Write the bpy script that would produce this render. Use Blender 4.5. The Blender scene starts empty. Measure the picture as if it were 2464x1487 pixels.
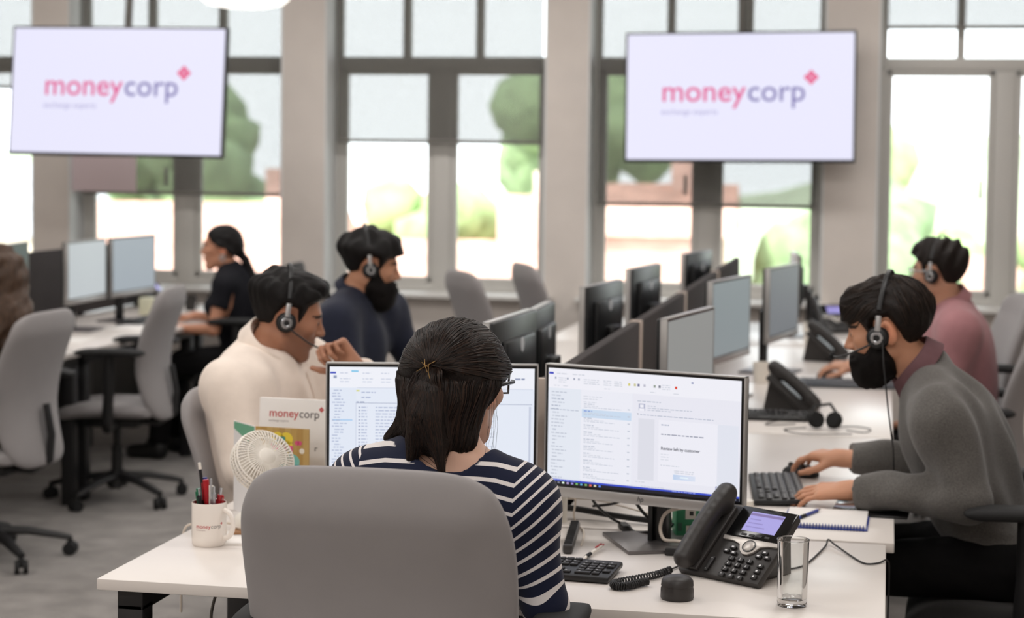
import bpy, bmesh, math, random
import numpy as np
from mathutils import Vector, Matrix, Euler

C = bpy.context.scene.collection
SC = bpy.context.scene
R = math.radians
PI = math.pi
rnd = random.Random(7)

# ------------------------------------------------------------------ camera, sky, lamps, exposure
FPX, YAW, PIT, ROL, EYE = 4500.0, R(11.328168), R(3.483757), R(0.722114), 1.66
fw = Vector((-math.sin(YAW), math.cos(YAW), 0)); rt = Vector((math.cos(YAW), math.sin(YAW), 0)); up = Vector((0, 0, 1))
fw2 = fw * math.cos(PIT) - up * math.sin(PIT); up2 = up * math.cos(PIT) + fw * math.sin(PIT)
rt3 = rt * math.cos(ROL) + up2 * math.sin(ROL); up3 = up2 * math.cos(ROL) - rt * math.sin(ROL)
cd = bpy.data.cameras.new('camera'); cam = bpy.data.objects.new('camera', cd); C.objects.link(cam)
M = Matrix((rt3, up3, -fw2)).transposed().to_4x4(); M.translation = Vector((0, 0, EYE)); cam.matrix_world = M
cd.sensor_fit = 'HORIZONTAL'; cd.sensor_width = 36; cd.lens = FPX / 2464 * 36
cd.shift_y = -92.8 / 2464
cd.clip_start = .05; cd.clip_end = 500
cd.dof.use_dof = True; cd.dof.focus_distance = 3.78; cd.dof.aperture_fstop = cd.lens / 18.5
SC.camera = cam

w = bpy.data.worlds.new('sky'); SC.world = w; w.use_nodes = True
bg = w.node_tree.nodes['Background']; bg.inputs[0].default_value = (.93, .97, 1, 1); bg.inputs[1].default_value = 4.1

def add_light(name, kind, loc, energy, color=(1, 1, 1), size=None, rot=(0, 0, 0), **kw):
    l = bpy.data.lights.new(name, kind); l.energy = energy; l.color = color
    if size: l.shape = 'RECTANGLE'; l.size, l.size_y = size
    for k, v in kw.items(): setattr(l, k, v)
    o = bpy.data.objects.new(name, l); C.objects.link(o); o.location = loc; o.rotation_euler = rot
    return o
add_light('sun', 'SUN', (0, -20, 30), 6, (1, .93, .82), rot=(R(48), 0, R(-25)), angle=R(1))
WARM = (1, .965, .935)
for lx in (-4.6, -2.2, .2):
    for ly in (-.6, 2.0, 4.6, 7.2, 9.6):
        add_light('office_lamp', 'AREA', (lx, ly, 3.22), 23.5 if ly < 6 else 22.5, WARM, (1.5, .5))
for wx in (-4.43, -2.74, -1.08, .6):
    p = add_light('window_portal', 'AREA', (wx, 11.5, 1.9), 1, size=(1.4, 2.2), rot=(R(-90), 0, 0)); p.data.cycles.is_portal = True

vs = SC.view_settings; vs.view_transform = 'Standard'; vs.look = 'None'; vs.gamma = 1; vs.exposure = 0.0; vs.use_curve_mapping = False
SC.cycles.max_bounces = 8; SC.cycles.diffuse_bounces = 4; SC.cycles.glossy_bounces = 4; SC.cycles.transmission_bounces = 6
SC.cycles.transparent_max_bounces = 12; SC.cycles.caustics_reflective = False; SC.cycles.caustics_refractive = False
SC.cycles.sample_clamp_indirect = 6.0

# ------------------------------------------------------------------ materials
def lin(c):
    return tuple(((v / 255 + .055) / 1.055) ** 2.4 if v / 255 > .04045 else v / 255 / 12.92 for v in c)
MATS = {}
def mat(name, rgb=(200, 200, 200), rough=.5, metal=0., noise=0., nscale=40., bump=0., bscale=300., spec=.5, emit=0., alpha=None, coat=0., stretch=None, sheen=0.):
    """procedural principled material; rgb is the sRGB surface colour"""
    if name in MATS: return MATS[name]
    m = bpy.data.materials.new(name); m.use_nodes = True; nt = m.node_tree; N = nt.nodes; L = nt.links
    b = N['Principled BSDF']; col = lin(rgb)
    b.inputs['Base Color'].default_value = (*col, 1); b.inputs['Roughness'].default_value = rough; b.inputs['Metallic'].default_value = metal
    b.inputs['Specular IOR Level'].default_value = spec
    if coat: b.inputs['Coat Weight'].default_value = coat; b.inputs['Coat Roughness'].default_value = .1
    if sheen: b.inputs['Sheen Weight'].default_value = sheen; b.inputs['Sheen Roughness'].default_value = .5
    tc = N.new('ShaderNodeTexCoord'); src = tc.outputs['Object']
    if stretch:
        mp = N.new('ShaderNodeMapping'); mp.inputs['Scale'].default_value = stretch; L.new(src, mp.inputs[0]); src = mp.outputs[0]
    if noise:
        n = N.new('ShaderNodeTexNoise'); n.inputs['Scale'].default_value = nscale; n.inputs['Detail'].default_value = 5; L.new(src, n.inputs['Vector'])
        r = N.new('ShaderNodeMix'); r.data_type = 'RGBA'
        r.inputs[6].default_value = (*[c * (1 - noise) for c in col], 1); r.inputs[7].default_value = (*[min(1, c * (1 + noise)) for c in col], 1)
        mr = N.new('ShaderNodeMapRange'); mr.inputs[1].default_value = .3; mr.inputs[2].default_value = .7; L.new(n.outputs[0], mr.inputs[0])
        L.new(mr.outputs[0], r.inputs[0]); L.new(r.outputs[2], b.inputs['Base Color'])
    if bump:
        n2 = N.new('ShaderNodeTexNoise'); n2.inputs['Scale'].default_value = bscale; n2.inputs['Detail'].default_value = 3; L.new(src, n2.inputs['Vector'])
        bp = N.new('ShaderNodeBump'); bp.inputs['Strength'].default_value = bump; bp.inputs['Distance'].default_value = .002; L.new(n2.outputs[0], bp.inputs['Height']); L.new(bp.outputs[0], b.inputs['Normal'])
    if emit:
        b.inputs['Emission Color'].default_value = (*col, 1); b.inputs['Emission Strength'].default_value = emit
    MATS[name] = m; return m
def emit_attr(name, strength):
    """a lit display: emits the colour stored on the mesh, under a faint gloss"""
    m = bpy.data.materials.new(name); m.use_nodes = True; nt = m.node_tree; N = nt.nodes; L = nt.links
    b = N['Principled BSDF']; b.inputs['Base Color'].default_value = (.01, .01, .01, 1); b.inputs['Roughness'].default_value = .45
    a = N.new('ShaderNodeAttribute'); a.attribute_name = 'Col'; L.new(a.outputs['Color'], b.inputs['Emission Color']); b.inputs['Emission Strength'].default_value = strength
    MATS[name] = m; return m
def attr_mat(name, rough=.6):
    """printed paper: base colour stored on the mesh"""
    m = bpy.data.materials.new(name); m.use_nodes = True; nt = m.node_tree; N = nt.nodes; L = nt.links
    b = N['Principled BSDF']; b.inputs['Roughness'].default_value = rough
    a = N.new('ShaderNodeAttribute'); a.attribute_name = 'Col'; L.new(a.outputs['Color'], b.inputs['Base Color'])
    MATS[name] = m; return m
def weave_mat(name, rgb, scale, amt=.12, rough=.85):
    """woven upholstery: fine crossed threads in object space"""
    m = bpy.data.materials.new(name); m.use_nodes = True; nt = m.node_tree; N = nt.nodes; L = nt.links
    b = N['Principled BSDF']; b.inputs['Roughness'].default_value = rough; b.inputs['Specular IOR Level'].default_value = .25; col = lin(rgb)
    b.inputs['Sheen Weight'].default_value = .15
    tc = N.new('ShaderNodeTexCoord'); s = tc.outputs['Object']; outs = []
    for ax in ('X', 'Z'):
        wv = N.new('ShaderNodeTexWave'); wv.wave_type = 'BANDS'; wv.bands_direction = ax; wv.inputs['Scale'].default_value = scale; wv.inputs['Distortion'].default_value = 1.2; wv.inputs['Detail Scale'].default_value = 3
        L.new(s, wv.inputs['Vector']); outs.append(wv.outputs['Fac'])
    mx = N.new('ShaderNodeMath'); mx.operation = 'MULTIPLY'; L.new(outs[0], mx.inputs[0]); L.new(outs[1], mx.inputs[1])
    n = N.new('ShaderNodeTexNoise'); n.inputs['Scale'].default_value = 14; L.new(s, n.inputs['Vector'])
    ad = N.new('ShaderNodeMath'); ad.operation = 'MULTIPLY_ADD'; L.new(n.outputs[0], ad.inputs[0]); ad.inputs[1].default_value = .5; L.new(mx.outputs[0], ad.inputs[2])
    r = N.new('ShaderNodeMix'); r.data_type = 'RGBA'; r.inputs[6].default_value = (*[c * (1 - amt) for c in col], 1); r.inputs[7].default_value = (*[c * (1 + amt) for c in col], 1)
    L.new(ad.outputs[0], r.inputs[0]); L.new(r.outputs[2], b.inputs['Base Color'])
    bp = N.new('ShaderNodeBump'); bp.inputs['Strength'].default_value = .25; bp.inputs['Distance'].default_value = .0008; L.new(mx.outputs[0], bp.inputs['Height']); L.new(bp.outputs[0], b.inputs['Normal'])
    MATS[name] = m; return m
def glass_mat(name, tint=(1, 1, 1), refl=.06):
    m = bpy.data.materials.new(name); m.use_nodes = True; nt = m.node_tree; N = nt.nodes; L = nt.links
    N.remove(N['Principled BSDF']); t = N.new('ShaderNodeBsdfTransparent'); t.inputs[0].default_value = (*tint, 1)
    g = N.new('ShaderNodeBsdfGlossy'); g.inputs['Roughness'].default_value = .02
    f = N.new('ShaderNodeFresnel'); f.inputs[0].default_value = 1.45
    x = N.new('ShaderNodeMixShader'); L.new(f.outputs[0], x.inputs[0]); L.new(t.outputs[0], x.inputs[1]); L.new(g.outputs[0], x.inputs[2])
    L.new(x.outputs[0], N['Material Output'].inputs[0]); MATS[name] = m; return m
def blind_mat(name, rgb, see=.2):
    """mesh roller blind: part open weave, part thin cloth that lets light through"""
    m = bpy.data.materials.new(name); m.use_nodes = True; nt = m.node_tree; N = nt.nodes; L = nt.links
    N.remove(N['Principled BSDF']); t = N.new('ShaderNodeBsdfTransparent'); col = (*lin(rgb), 1)
    d = N.new('ShaderNodeBsdfDiffuse'); d.inputs[0].default_value = col; tl = N.new('ShaderNodeBsdfTranslucent'); tl.inputs[0].default_value = col
    a = N.new('ShaderNodeMixShader'); a.inputs[0].default_value = .12; L.new(d.outputs[0], a.inputs[1]); L.new(tl.outputs[0], a.inputs[2])
    x = N.new('ShaderNodeMixShader'); x.inputs[0].default_value = 1 - see; L.new(t.outputs[0], x.inputs[1]); L.new(a.outputs[0], x.inputs[2])
    L.new(x.outputs[0], N['Material Output'].inputs[0]); MATS[name] = m; return m

# ------------------------------------------------------------------ mesh builder
class MB:
    def __init__(s): s.v = []; s.f = []; s.c = []
    def raw(s, v, f, col=None):
        o = len(s.v); s.v += [tuple(p) for p in v]; s.f += [tuple(i + o for i in q) for q in f]; s.c += [col] * len(f); return s
    def bm(s, b, M=None, col=None):
        if M is not None: b.transform(M)
        b.verts.index_update(); s.raw([v.co[:] for v in b.verts], [[v.index for v in f.verts] for f in b.faces], col); b.free(); return s
    def box(s, c, d, rot=None, bev=0., seg=2, col=None):
        b = bmesh.new(); bmesh.ops.create_cube(b, size=1); b.transform(Matrix.Diagonal((*d, 1)))
        if bev: bmesh.ops.bevel(b, geom=b.edges[:] , offset=min(bev, min(d) * .49), segments=seg, affect='EDGES', profile=.5)
        return s.bm(b, Matrix.Translation(c) @ (Euler(rot).to_matrix().to_4x4() if rot else Matrix()), col)
    def cyl(s, p0, p1, r0, r1=None, n=16, col=None):
        p0, p1 = Vector(p0), Vector(p1); r1 = r0 if r1 is None else r1; d = p1 - p0
        q = d.to_track_quat('Z', 'Y').to_matrix(); v = []; f = []
        for p, r in ((p0, r0), (p1, r1)):
            v += [p + q @ Vector((r * math.cos(2 * PI * i / n), r * math.sin(2 * PI * i / n), 0)) for i in range(n)]
        f = [(i, (i + 1) % n, n + (i + 1) % n, n + i) for i in range(n)] + [tuple(range(n - 1, -1, -1)), tuple(range(n, 2 * n))]
        return s.raw(v, f, col)
    def tube(s, pts, r, n=8, closed=False, flat=1., col=None, up0=(0, 0, 1)):
        pts = [Vector(p) for p in pts]; k = len(pts); v = []; f = []; pu = None
        for i, p in enumerate(pts):
            t = (pts[(i + 1) % k] - pts[i - 1]) if closed else (pts[min(i + 1, k - 1)] - pts[max(i - 1, 0)])
            if t.length < 1e-9: t = Vector((0, 0, 1))
            t.normalize()
            u = Vector(up0) if pu is None else pu
            u = u - t * u.dot(t)
            if u.length < 1e-4: u = t.orthogonal()
            u.normalize(); pu = u; b = t.cross(u); rr = r(i / max(1, k - 1)) if callable(r) else r
            v += [p + (u * math.cos(2 * PI * j / n) * flat + b * math.sin(2 * PI * j / n)) * rr for j in range(n)]
        for i in range(k if closed else k - 1):
            a, c2 = i * n, ((i + 1) % k) * n
            f += [(a + j, a + (j + 1) % n, c2 + (j + 1) % n, c2 + j) for j in range(n)]
        if not closed: f += [tuple(range(n - 1, -1, -1)), tuple(range((k - 1) * n, k * n))]
        return s.raw(v, f, col)
    def lathe(s, prof, n=32, M=None, col=None):
        """prof: (radius, z) from bottom to top; zero radius closes"""
        v = []; f = []; idx = []
        for r, z in prof:
            if r < 1e-7: idx.append([len(v)]); v.append(Vector((0, 0, z)))
            else: idx.append(list(range(len(v), len(v) + n))); v += [Vector((r * math.cos(2 * PI * i / n), r * math.sin(2 * PI * i / n), z)) for i in range(n)]
        for a, b in zip(idx, idx[1:]):
            for i in range(n):
                j = (i + 1) % n
                if len(a) == 1 and len(b) > 1: f.append((a[0], b[j], b[i]))
                elif len(b) == 1 and len(a) > 1: f.append((a[i], a[j], b[0]))
                elif len(a) > 1: f.append((a[i], a[j], b[j], b[i]))
        if M is not None: v = [M @ p for p in v]
        return s.raw(v, f, col)
    def ball(s, c, r, n=16, col=None, rot=None):
        r = (r, r, r) if isinstance(r, (int, float)) else r
        b = bmesh.new(); bmesh.ops.create_uvsphere(b, u_segments=n, v_segments=max(6, n * 2 // 3), radius=1)
        return s.bm(b, Matrix.Translation(c) @ (Euler(rot).to_matrix().to_4x4() if rot else Matrix()) @ Matrix.Diagonal((*r, 1)), col)
    def prism(s, outline, z0, z1, M=None, col=None, bev=0.):
        """closed 2-D outline (x, y) extruded between z0 and z1"""
        b = bmesh.new(); vs_ = [b.verts.new((x, y, z0)) for x, y in outline]; fa = b.faces.new(vs_)
        ex = bmesh.ops.extrude_face_region(b, geom=[fa]); bmesh.ops.translate(b, vec=(0, 0, z1 - z0), verts=[g for g in ex['geom'] if isinstance(g, bmesh.types.BMVert)])
        bmesh.ops.recalc_face_normals(b, faces=b.faces[:])
        if bev: bmesh.ops.bevel(b, geom=[e for e in b.edges if e.is_manifold and e.calc_face_angle(0) > .6], offset=bev, segments=2, affect='EDGES', profile=.5)
        return s.bm(b, M, col)
    def quad(s, p, col=None): return s.raw(p, [(0, 1, 2, 3)], col)
    def mesh(s, name, smooth=40):
        me = bpy.data.meshes.new(name); me.from_pydata(s.v, [], s.f)
        if any(c is not None for c in s.c):
            at = me.color_attributes.new('Col', 'FLOAT_COLOR', 'CORNER'); a = []
            for c, f in zip(s.c, s.f): a += [*(lin(c) if c is not None else (0, 0, 0)), 1.] * len(f)
            at.data.foreach_set('color', a)
        if smooth: me.shade_smooth(); me.set_sharp_from_angle(angle=R(smooth))
        me.update(); return me
    def obj(s, name, m, parent=None, smooth=40, label=None):
        o = bpy.data.objects.new(name, s.mesh(name, smooth)); C.objects.link(o); o.data.materials.append(MATS[m] if isinstance(m, str) else m)
        if parent: o.parent = parent
        if label: o['label'] = label
        return o
def tag(o, label, cat, group=None, kind=None):
    o['label'] = label; o['category'] = cat
    if group: o['group'] = group
    if kind: o['kind'] = kind
    return o
def thing(name, label, cat, loc=(0, 0, 0), rz=0., group=None, rot=None):
    o = bpy.data.objects.new(name, None); C.objects.link(o); o.location = loc; o.rotation_euler = rot if rot else (0, 0, rz); o.empty_display_size = .1
    return tag(o, label, cat, group)
def struct(o): o['kind'] = 'structure'; return o
def dup(root, loc, rz, label, group=None):
    def cp(o, par):
        c = o.copy(); C.objects.link(c); c.parent = par
        for k in list(o.children): cp(k, c)
        return c
    r = cp(root, None); r.location = loc; r.rotation_euler = (0, 0, rz); r['label'] = label
    if group: r['group'] = group
    return r
def text_mesh(txt, size, bold=0., shear=0., sx=1.):
    cu = bpy.data.curves.new('t', 'FONT'); cu.body = txt; cu.size = size; cu.offset = bold; cu.shear = shear; cu.resolution_u = 4
    o = bpy.data.objects.new('t', cu); C.objects.link(o); bpy.context.view_layer.update()
    me = bpy.data.meshes.new_from_object(o.evaluated_get(bpy.context.evaluated_depsgraph_get()))
    v = [(p.co.x * sx, p.co.y) for p in me.vertices]; f = [list(p.vertices) for p in me.polygons]
    bpy.data.objects.remove(o); bpy.data.curves.remove(cu); bpy.data.meshes.remove(me)
    return v, f
def put_text(mb, txt, size, place, col, bold=0., shear=0., sx=1., align='l'):
    """place(x, y) -> 3-D point; writes txt as flat faces; returns its width"""
    v, f = text_mesh(txt, size, bold, shear, sx); wd = max(p[0] for p in v)
    dx = {'l': 0, 'c': -wd / 2, 'r': -wd}[align]
    mb.raw([place(x + dx, y) for x, y in v], f, col); return wd
def brand(mb, place, h, cols, tagline=True):
    """the word mark with its diamond; h = letter size; cols = (first word, second word, diamond, tagline)"""
    w1 = put_text(mb, 'money', h, place, cols[0], bold=h * .006)
    w2 = put_text(mb, 'corp', h, lambda x, y: place(x + w1 + h * .03, y), cols[1], bold=h * .004)
    cx, cy, q = w1 + w2 + h * .22, h * .76, h * .115
    for a, b in ((0, 1), (0, -1), (1, 0), (-1, 0)):
        x, y = cx + a * q * 1.12, cy + b * q * 1.12
        mb.raw([place(x, y - q), place(x + q, y), place(x, y + q), place(x - q, y)], [(0, 1, 2, 3)], cols[2])
    if tagline: put_text(mb, 'exchange experts', h * .26, lambda x, y: place(x, y - h * .42), cols[3])
    return w1 + w2

# ------------------------------------------------------------------ implicit surfaces for bodies, hair and cloth
def rcone(a, b, r1, r2, cut=False):
    a, b = np.array(a, float), np.array(b, float); d = b - a; L2 = d @ d + 1e-12
    def f(P):
        q = P - a; t = np.clip(q @ d / L2, 0, 1); r = np.linalg.norm(q - t[:, None] * d, axis=1) - (r1 + (r2 - r1) * t)
        return np.maximum(r, (P - b) @ (d / math.sqrt(L2))) if cut else r
    return f
def ellip(c, r, Rm=None):
    c, r = np.array(c, float), np.array(r, float); Rm = None if Rm is None else np.array(Rm, float)
    def f(P):
        q = P - c
        if Rm is not None: q = q @ Rm
        k0 = np.linalg.norm(q / r, axis=1); k1 = np.linalg.norm(q / (r * r), axis=1) + 1e-9
        return k0 * (k0 - 1) / k1
    return f
def moved(f, Rm, t):
    """the primitive f given in local coordinates, placed by rotation Rm (columns = axes) and origin t"""
    Rm, t = np.array(Rm, float), np.array(t, float)
    return lambda P: f((P - t) @ Rm)
def poly2(pts, ax=(0, 2)):
    """signed distance to a polygon drawn in two of the axes"""
    p = np.array(pts, float); n = len(p)
    def f(P):
        x = P[:, ax]; d = np.full(len(x), 1e9); s = np.ones(len(x))
        for i in range(n):
            a, b = p[i], p[(i + 1) % n]; e = b - a; w_ = x - a; t = np.clip(w_ @ e / (e @ e), 0, 1)
            q = w_ - t[:, None] * e; d = np.minimum(d, (q * q).sum(1))
            c1 = x[:, 1] >= a[1]; c2 = x[:, 1] < b[1]; c3 = e[0] * w_[:, 1] > e[1] * w_[:, 0]
            s = np.where((c1 & c2 & c3) | (~c1 & ~c2 & ~c3), -s, s)
        return s * np.sqrt(d)
    return f
def smin(a, b, k):
    h = np.clip(.5 + .5 * (b - a) / k, 0, 1); return b * (1 - h) + a * h - k * h * (1 - h)
class Sdf:
    def __init__(s): s.ops = []
    def add(s, f, k=.02): s.ops.append(('u', f, k)); return s
    def sub(s, f, k=.01): s.ops.append(('s', f, k)); return s
    def cap(s, f, k=.01): s.ops.append(('i', f, k)); return s
    def warp(s, amp, freq, seed=0, stretch=(1, 1, 1)):
        r = np.random.default_rng(seed); D = [(r.normal(size=3) * np.array(stretch), r.uniform(0, 6.28)) for _ in range(6)]
        def f(P): return sum(np.sin(P @ d * freq + ph) for d, ph in D) * amp / 3
        s.ops.append(('w', f, 0)); return s
    def __call__(s, P):
        D = None
        for o, f, k in s.ops:
            v = f(P)
            if o == 'u': D = v if D is None else smin(D, v, k)
            elif o == 's': D = -smin(-D, v, k)
            elif o == 'i': D = -smin(-D, -v, k)
            else: D = D + v
        return D
def surfnet(f, lo, hi, h, smooth=2):
    lo, hi = np.array(lo, float), np.array(hi, float); S = 4
    nb = np.maximum(1, np.ceil((hi - lo) / (h * S)).astype(int)); n = nb * S
    g = np.stack(np.meshgrid(*[np.arange(k) for k in nb], indexing='ij'), -1).reshape(-1, 3)
    cd_ = f(lo + (g + .5) * S * h - .5 * h); near = np.abs(cd_) < S * h * 2.0
    D = np.repeat(np.repeat(np.repeat(np.where(cd_ < 0, -1., 1.).reshape(nb), S, 0), S, 1), S, 2)
    q = np.stack(np.meshgrid(*[np.arange(S)] * 3, indexing='ij'), -1).reshape(-1, 3)
    I = (g[near][:, None, :] * S + q[None]).reshape(-1, 3)
    for a in range(0, len(I), 400000):
        J = I[a:a + 400000]; D[J[:, 0], J[:, 1], J[:, 2]] = f(lo + J * h)
    ins = D < 0; m = n - 1
    def cor(A, i, j, k): return A[i:i + m[0], j:j + m[1], k:k + m[2]]
    cs = [(i, j, k) for i in (0, 1) for j in (0, 1) for k in (0, 1)]
    cnt = sum(cor(ins, *c).astype(np.int8) for c in cs); mix = (cnt > 0) & (cnt < 8); cell = np.argwhere(mix)
    if not len(cell): return np.zeros((0, 3)), np.zeros((0, 4), int)
    idx = -np.ones(m, int); idx[mix] = np.arange(len(cell)); pos = np.zeros((len(cell), 3)); num = np.zeros(len(cell))
    for i, a in enumerate(cs):
        for b in cs[i + 1:]:
            if sum(x != y for x, y in zip(a, b)) != 1: continue
            da = D[tuple((cell + a).T)]; db = D[tuple((cell + b).T)]; e = (da < 0) != (db < 0)
            t = da[e] / (da[e] - db[e]); pos[e] += np.array(a) + t[:, None] * (np.array(b) - np.array(a)); num[e] += 1
    V = lo + (cell + pos / num[:, None]) * h; F = []
    for ax in range(3):
        o = np.zeros(3, int); o[ax] = 1; b, c = [k for k in range(3) if k != ax]
        s0 = ins[tuple(slice(0, n[k] - o[k]) for k in range(3))]; s1 = ins[tuple(slice(o[k], n[k]) for k in range(3))]
        E = np.argwhere(s0 != s1); E = E[(E[:, b] > 0) & (E[:, c] > 0) & (E[:, b] < m[b]) & (E[:, c] < m[c]) & (E[:, ax] < m[ax])]
        if not len(E): continue
        ob = np.zeros(3, int); ob[b] = 1; oc = np.zeros(3, int); oc[c] = 1
        qd = np.stack([idx[tuple((E - ob - oc).T)], idx[tuple((E - oc).T)], idx[tuple(E.T)], idx[tuple((E - ob).T)]], 1)
        fl = ins[tuple(E.T)] ^ (ax == 1); qd[~fl] = qd[~fl][:, ::-1]; F.append(qd)
    F = np.concatenate(F); F = F[(F >= 0).all(1)]
    for _ in range(smooth):
        acc = np.zeros_like(V); c_ = np.zeros(len(V))
        for k in range(4):
            a, b = F[:, k], F[:, (k + 1) % 4]
            np.add.at(acc, a, V[b]); np.add.at(c_, a, 1)
        V = np.where(c_[:, None] > 0, .5 * V + .5 * acc / np.maximum(c_, 1)[:, None], V)
    return V, F
def sdf_obj(name, f, lo, hi, h, m, parent=None, smooth=2, attrs=None):
    V, F = surfnet(f, lo, hi, h, smooth)
    me = bpy.data.meshes.new(name); me.vertices.add(len(V)); me.vertices.foreach_set('co', V.ravel().astype(np.float32))
    me.loops.add(F.size); me.loops.foreach_set('vertex_index', F.ravel().astype(np.int32))
    me.polygons.add(len(F)); me.polygons.foreach_set('loop_start', np.arange(0, F.size, 4, dtype=np.int32)); me.polygons.foreach_set('loop_total', np.full(len(F), 4, np.int32))
    me.update(calc_edges=True); me.validate(); me.shade_smooth()
    for k, fn in (attrs or {}).items():
        val = fn(V)
        if val.ndim == 1: at = me.attributes.new(k, 'FLOAT', 'POINT'); at.data.foreach_set('value', val.astype(np.float32))
        else: at = me.color_attributes.new(k, 'FLOAT_COLOR', 'POINT'); at.data.foreach_set('color', np.c_[val, np.ones(len(val))].ravel().astype(np.float32))
    me.materials.append(MATS[m] if isinstance(m, str) else m)
    o = bpy.data.objects.new(name, me); C.objects.link(o)
    if parent: o.parent = parent
    return o

# ------------------------------------------------------------------ the room
mat('wall_paint', (222, 214, 207), .85, noise=.03, nscale=6)
mat('frame_paint', (205, 203, 198), .5)
mat('sill_paint', (226, 224, 220), .45)
mat('reveal_paint', (226, 228, 228), .7)
mat('ceiling_paint', (222, 218, 212), .9)
def carpet():
    m = mat('carpet', (146, 141, 137), .95, noise=.22, nscale=180, bump=.6, bscale=900, spec=.1, sheen=.2)
    nt = m.node_tree; N = nt.nodes; L = nt.links; b = N['Principled BSDF']
    n = N.new('ShaderNodeTexNoise'); n.inputs['Scale'].default_value = 7; n.inputs['Detail'].default_value = 6
    mx = N.new('ShaderNodeMix'); mx.data_type = 'RGBA'; mx.blend_type = 'MULTIPLY'; mx.inputs[0].default_value = 1
    mr = N.new('ShaderNodeMapRange'); mr.inputs[1].default_value = .35; mr.inputs[2].default_value = .65; mr.inputs[3].default_value = .78; mr.inputs[4].default_value = 1.12
    L.new(N['Texture Coordinate'].outputs['Object'], n.inputs['Vector']); L.new(n.outputs[0], mr.inputs[0])
    src = b.inputs['Base Color'].links[0].from_socket; L.new(src, mx.inputs[6]); L.new(mr.outputs[0], mx.inputs[7]); L.new(mx.outputs[2], b.inputs['Base Color'])
carpet()
X0, X1, Y0, YW = -7.0, 2.6, -1.6, 11.2
struct(MB().box(((X0 + X1) / 2, (Y0 + YW) / 2 + .2, -.06), (X1 - X0 + .6, YW - Y0 + 1, .12)).obj('floor', 'carpet'))
struct(MB().box(((X0 + X1) / 2, (Y0 + YW) / 2 + .2, 3.36), (X1 - X0 + .6, YW - Y0 + 1.2, .12)).obj('ceiling', 'ceiling_paint'))
struct(MB().box((X0 - .1, (Y0 + YW) / 2, 1.65), (.2, YW - Y0 + .6, 3.3)).obj('wall_left', 'wall_paint'))
struct(MB().box((X1 + .1, (Y0 + YW) / 2, 1.65), (.2, YW - Y0 + .6, 3.3)).obj('wall_right', 'wall_paint'))
struct(MB().box(((X0 + X1) / 2, Y0 - .1, 1.65), (X1 - X0, .2, 3.3)).obj('wall_front', 'wall_paint'))
OPEN = [(-6.82, -5.39), (-5.149, -3.716), (-3.443, -2.043), (-1.79, -.372), (-.07, 1.36)]
wb = MB(); TH = .36; SILL = .79; TOP = 3.05
wb.box(((X0 + X1) / 2, YW + TH / 2, SILL / 2), (X1 - X0, TH, SILL)); wb.box(((X0 + X1) / 2, YW + TH / 2, (TOP + 3.3) / 2), (X1 - X0, TH, 3.3 - TOP))
xs = [X0] + [v for o in OPEN for v in o] + [X1]
for a, b in zip(xs[::2], xs[1::2]): wb.box(((a + b) / 2, YW + TH / 2, (SILL + TOP) / 2), (b - a, TH, TOP - SILL))
struct(wb.obj('wall_back', 'wall_paint', smooth=0))
struct(MB().box(((X0 + X1) / 2, YW - .008, .05), (X1 - X0, .016, .1)).obj('baseboard_back', 'sill_paint'))
glass_mat('pane_glass', (.97, .985, .98))
mat('paper_pink', (222, 205, 208), .8)
blind_mat('blind_cloth', (128, 126, 122), .475)
mat('blind_bar', (120, 117, 112), .5)
BL = [2.068, 1.397, 1.745, 1.38, 2.447]
names = ['between the sill and the television wall end', '', '', '', '']
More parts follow.
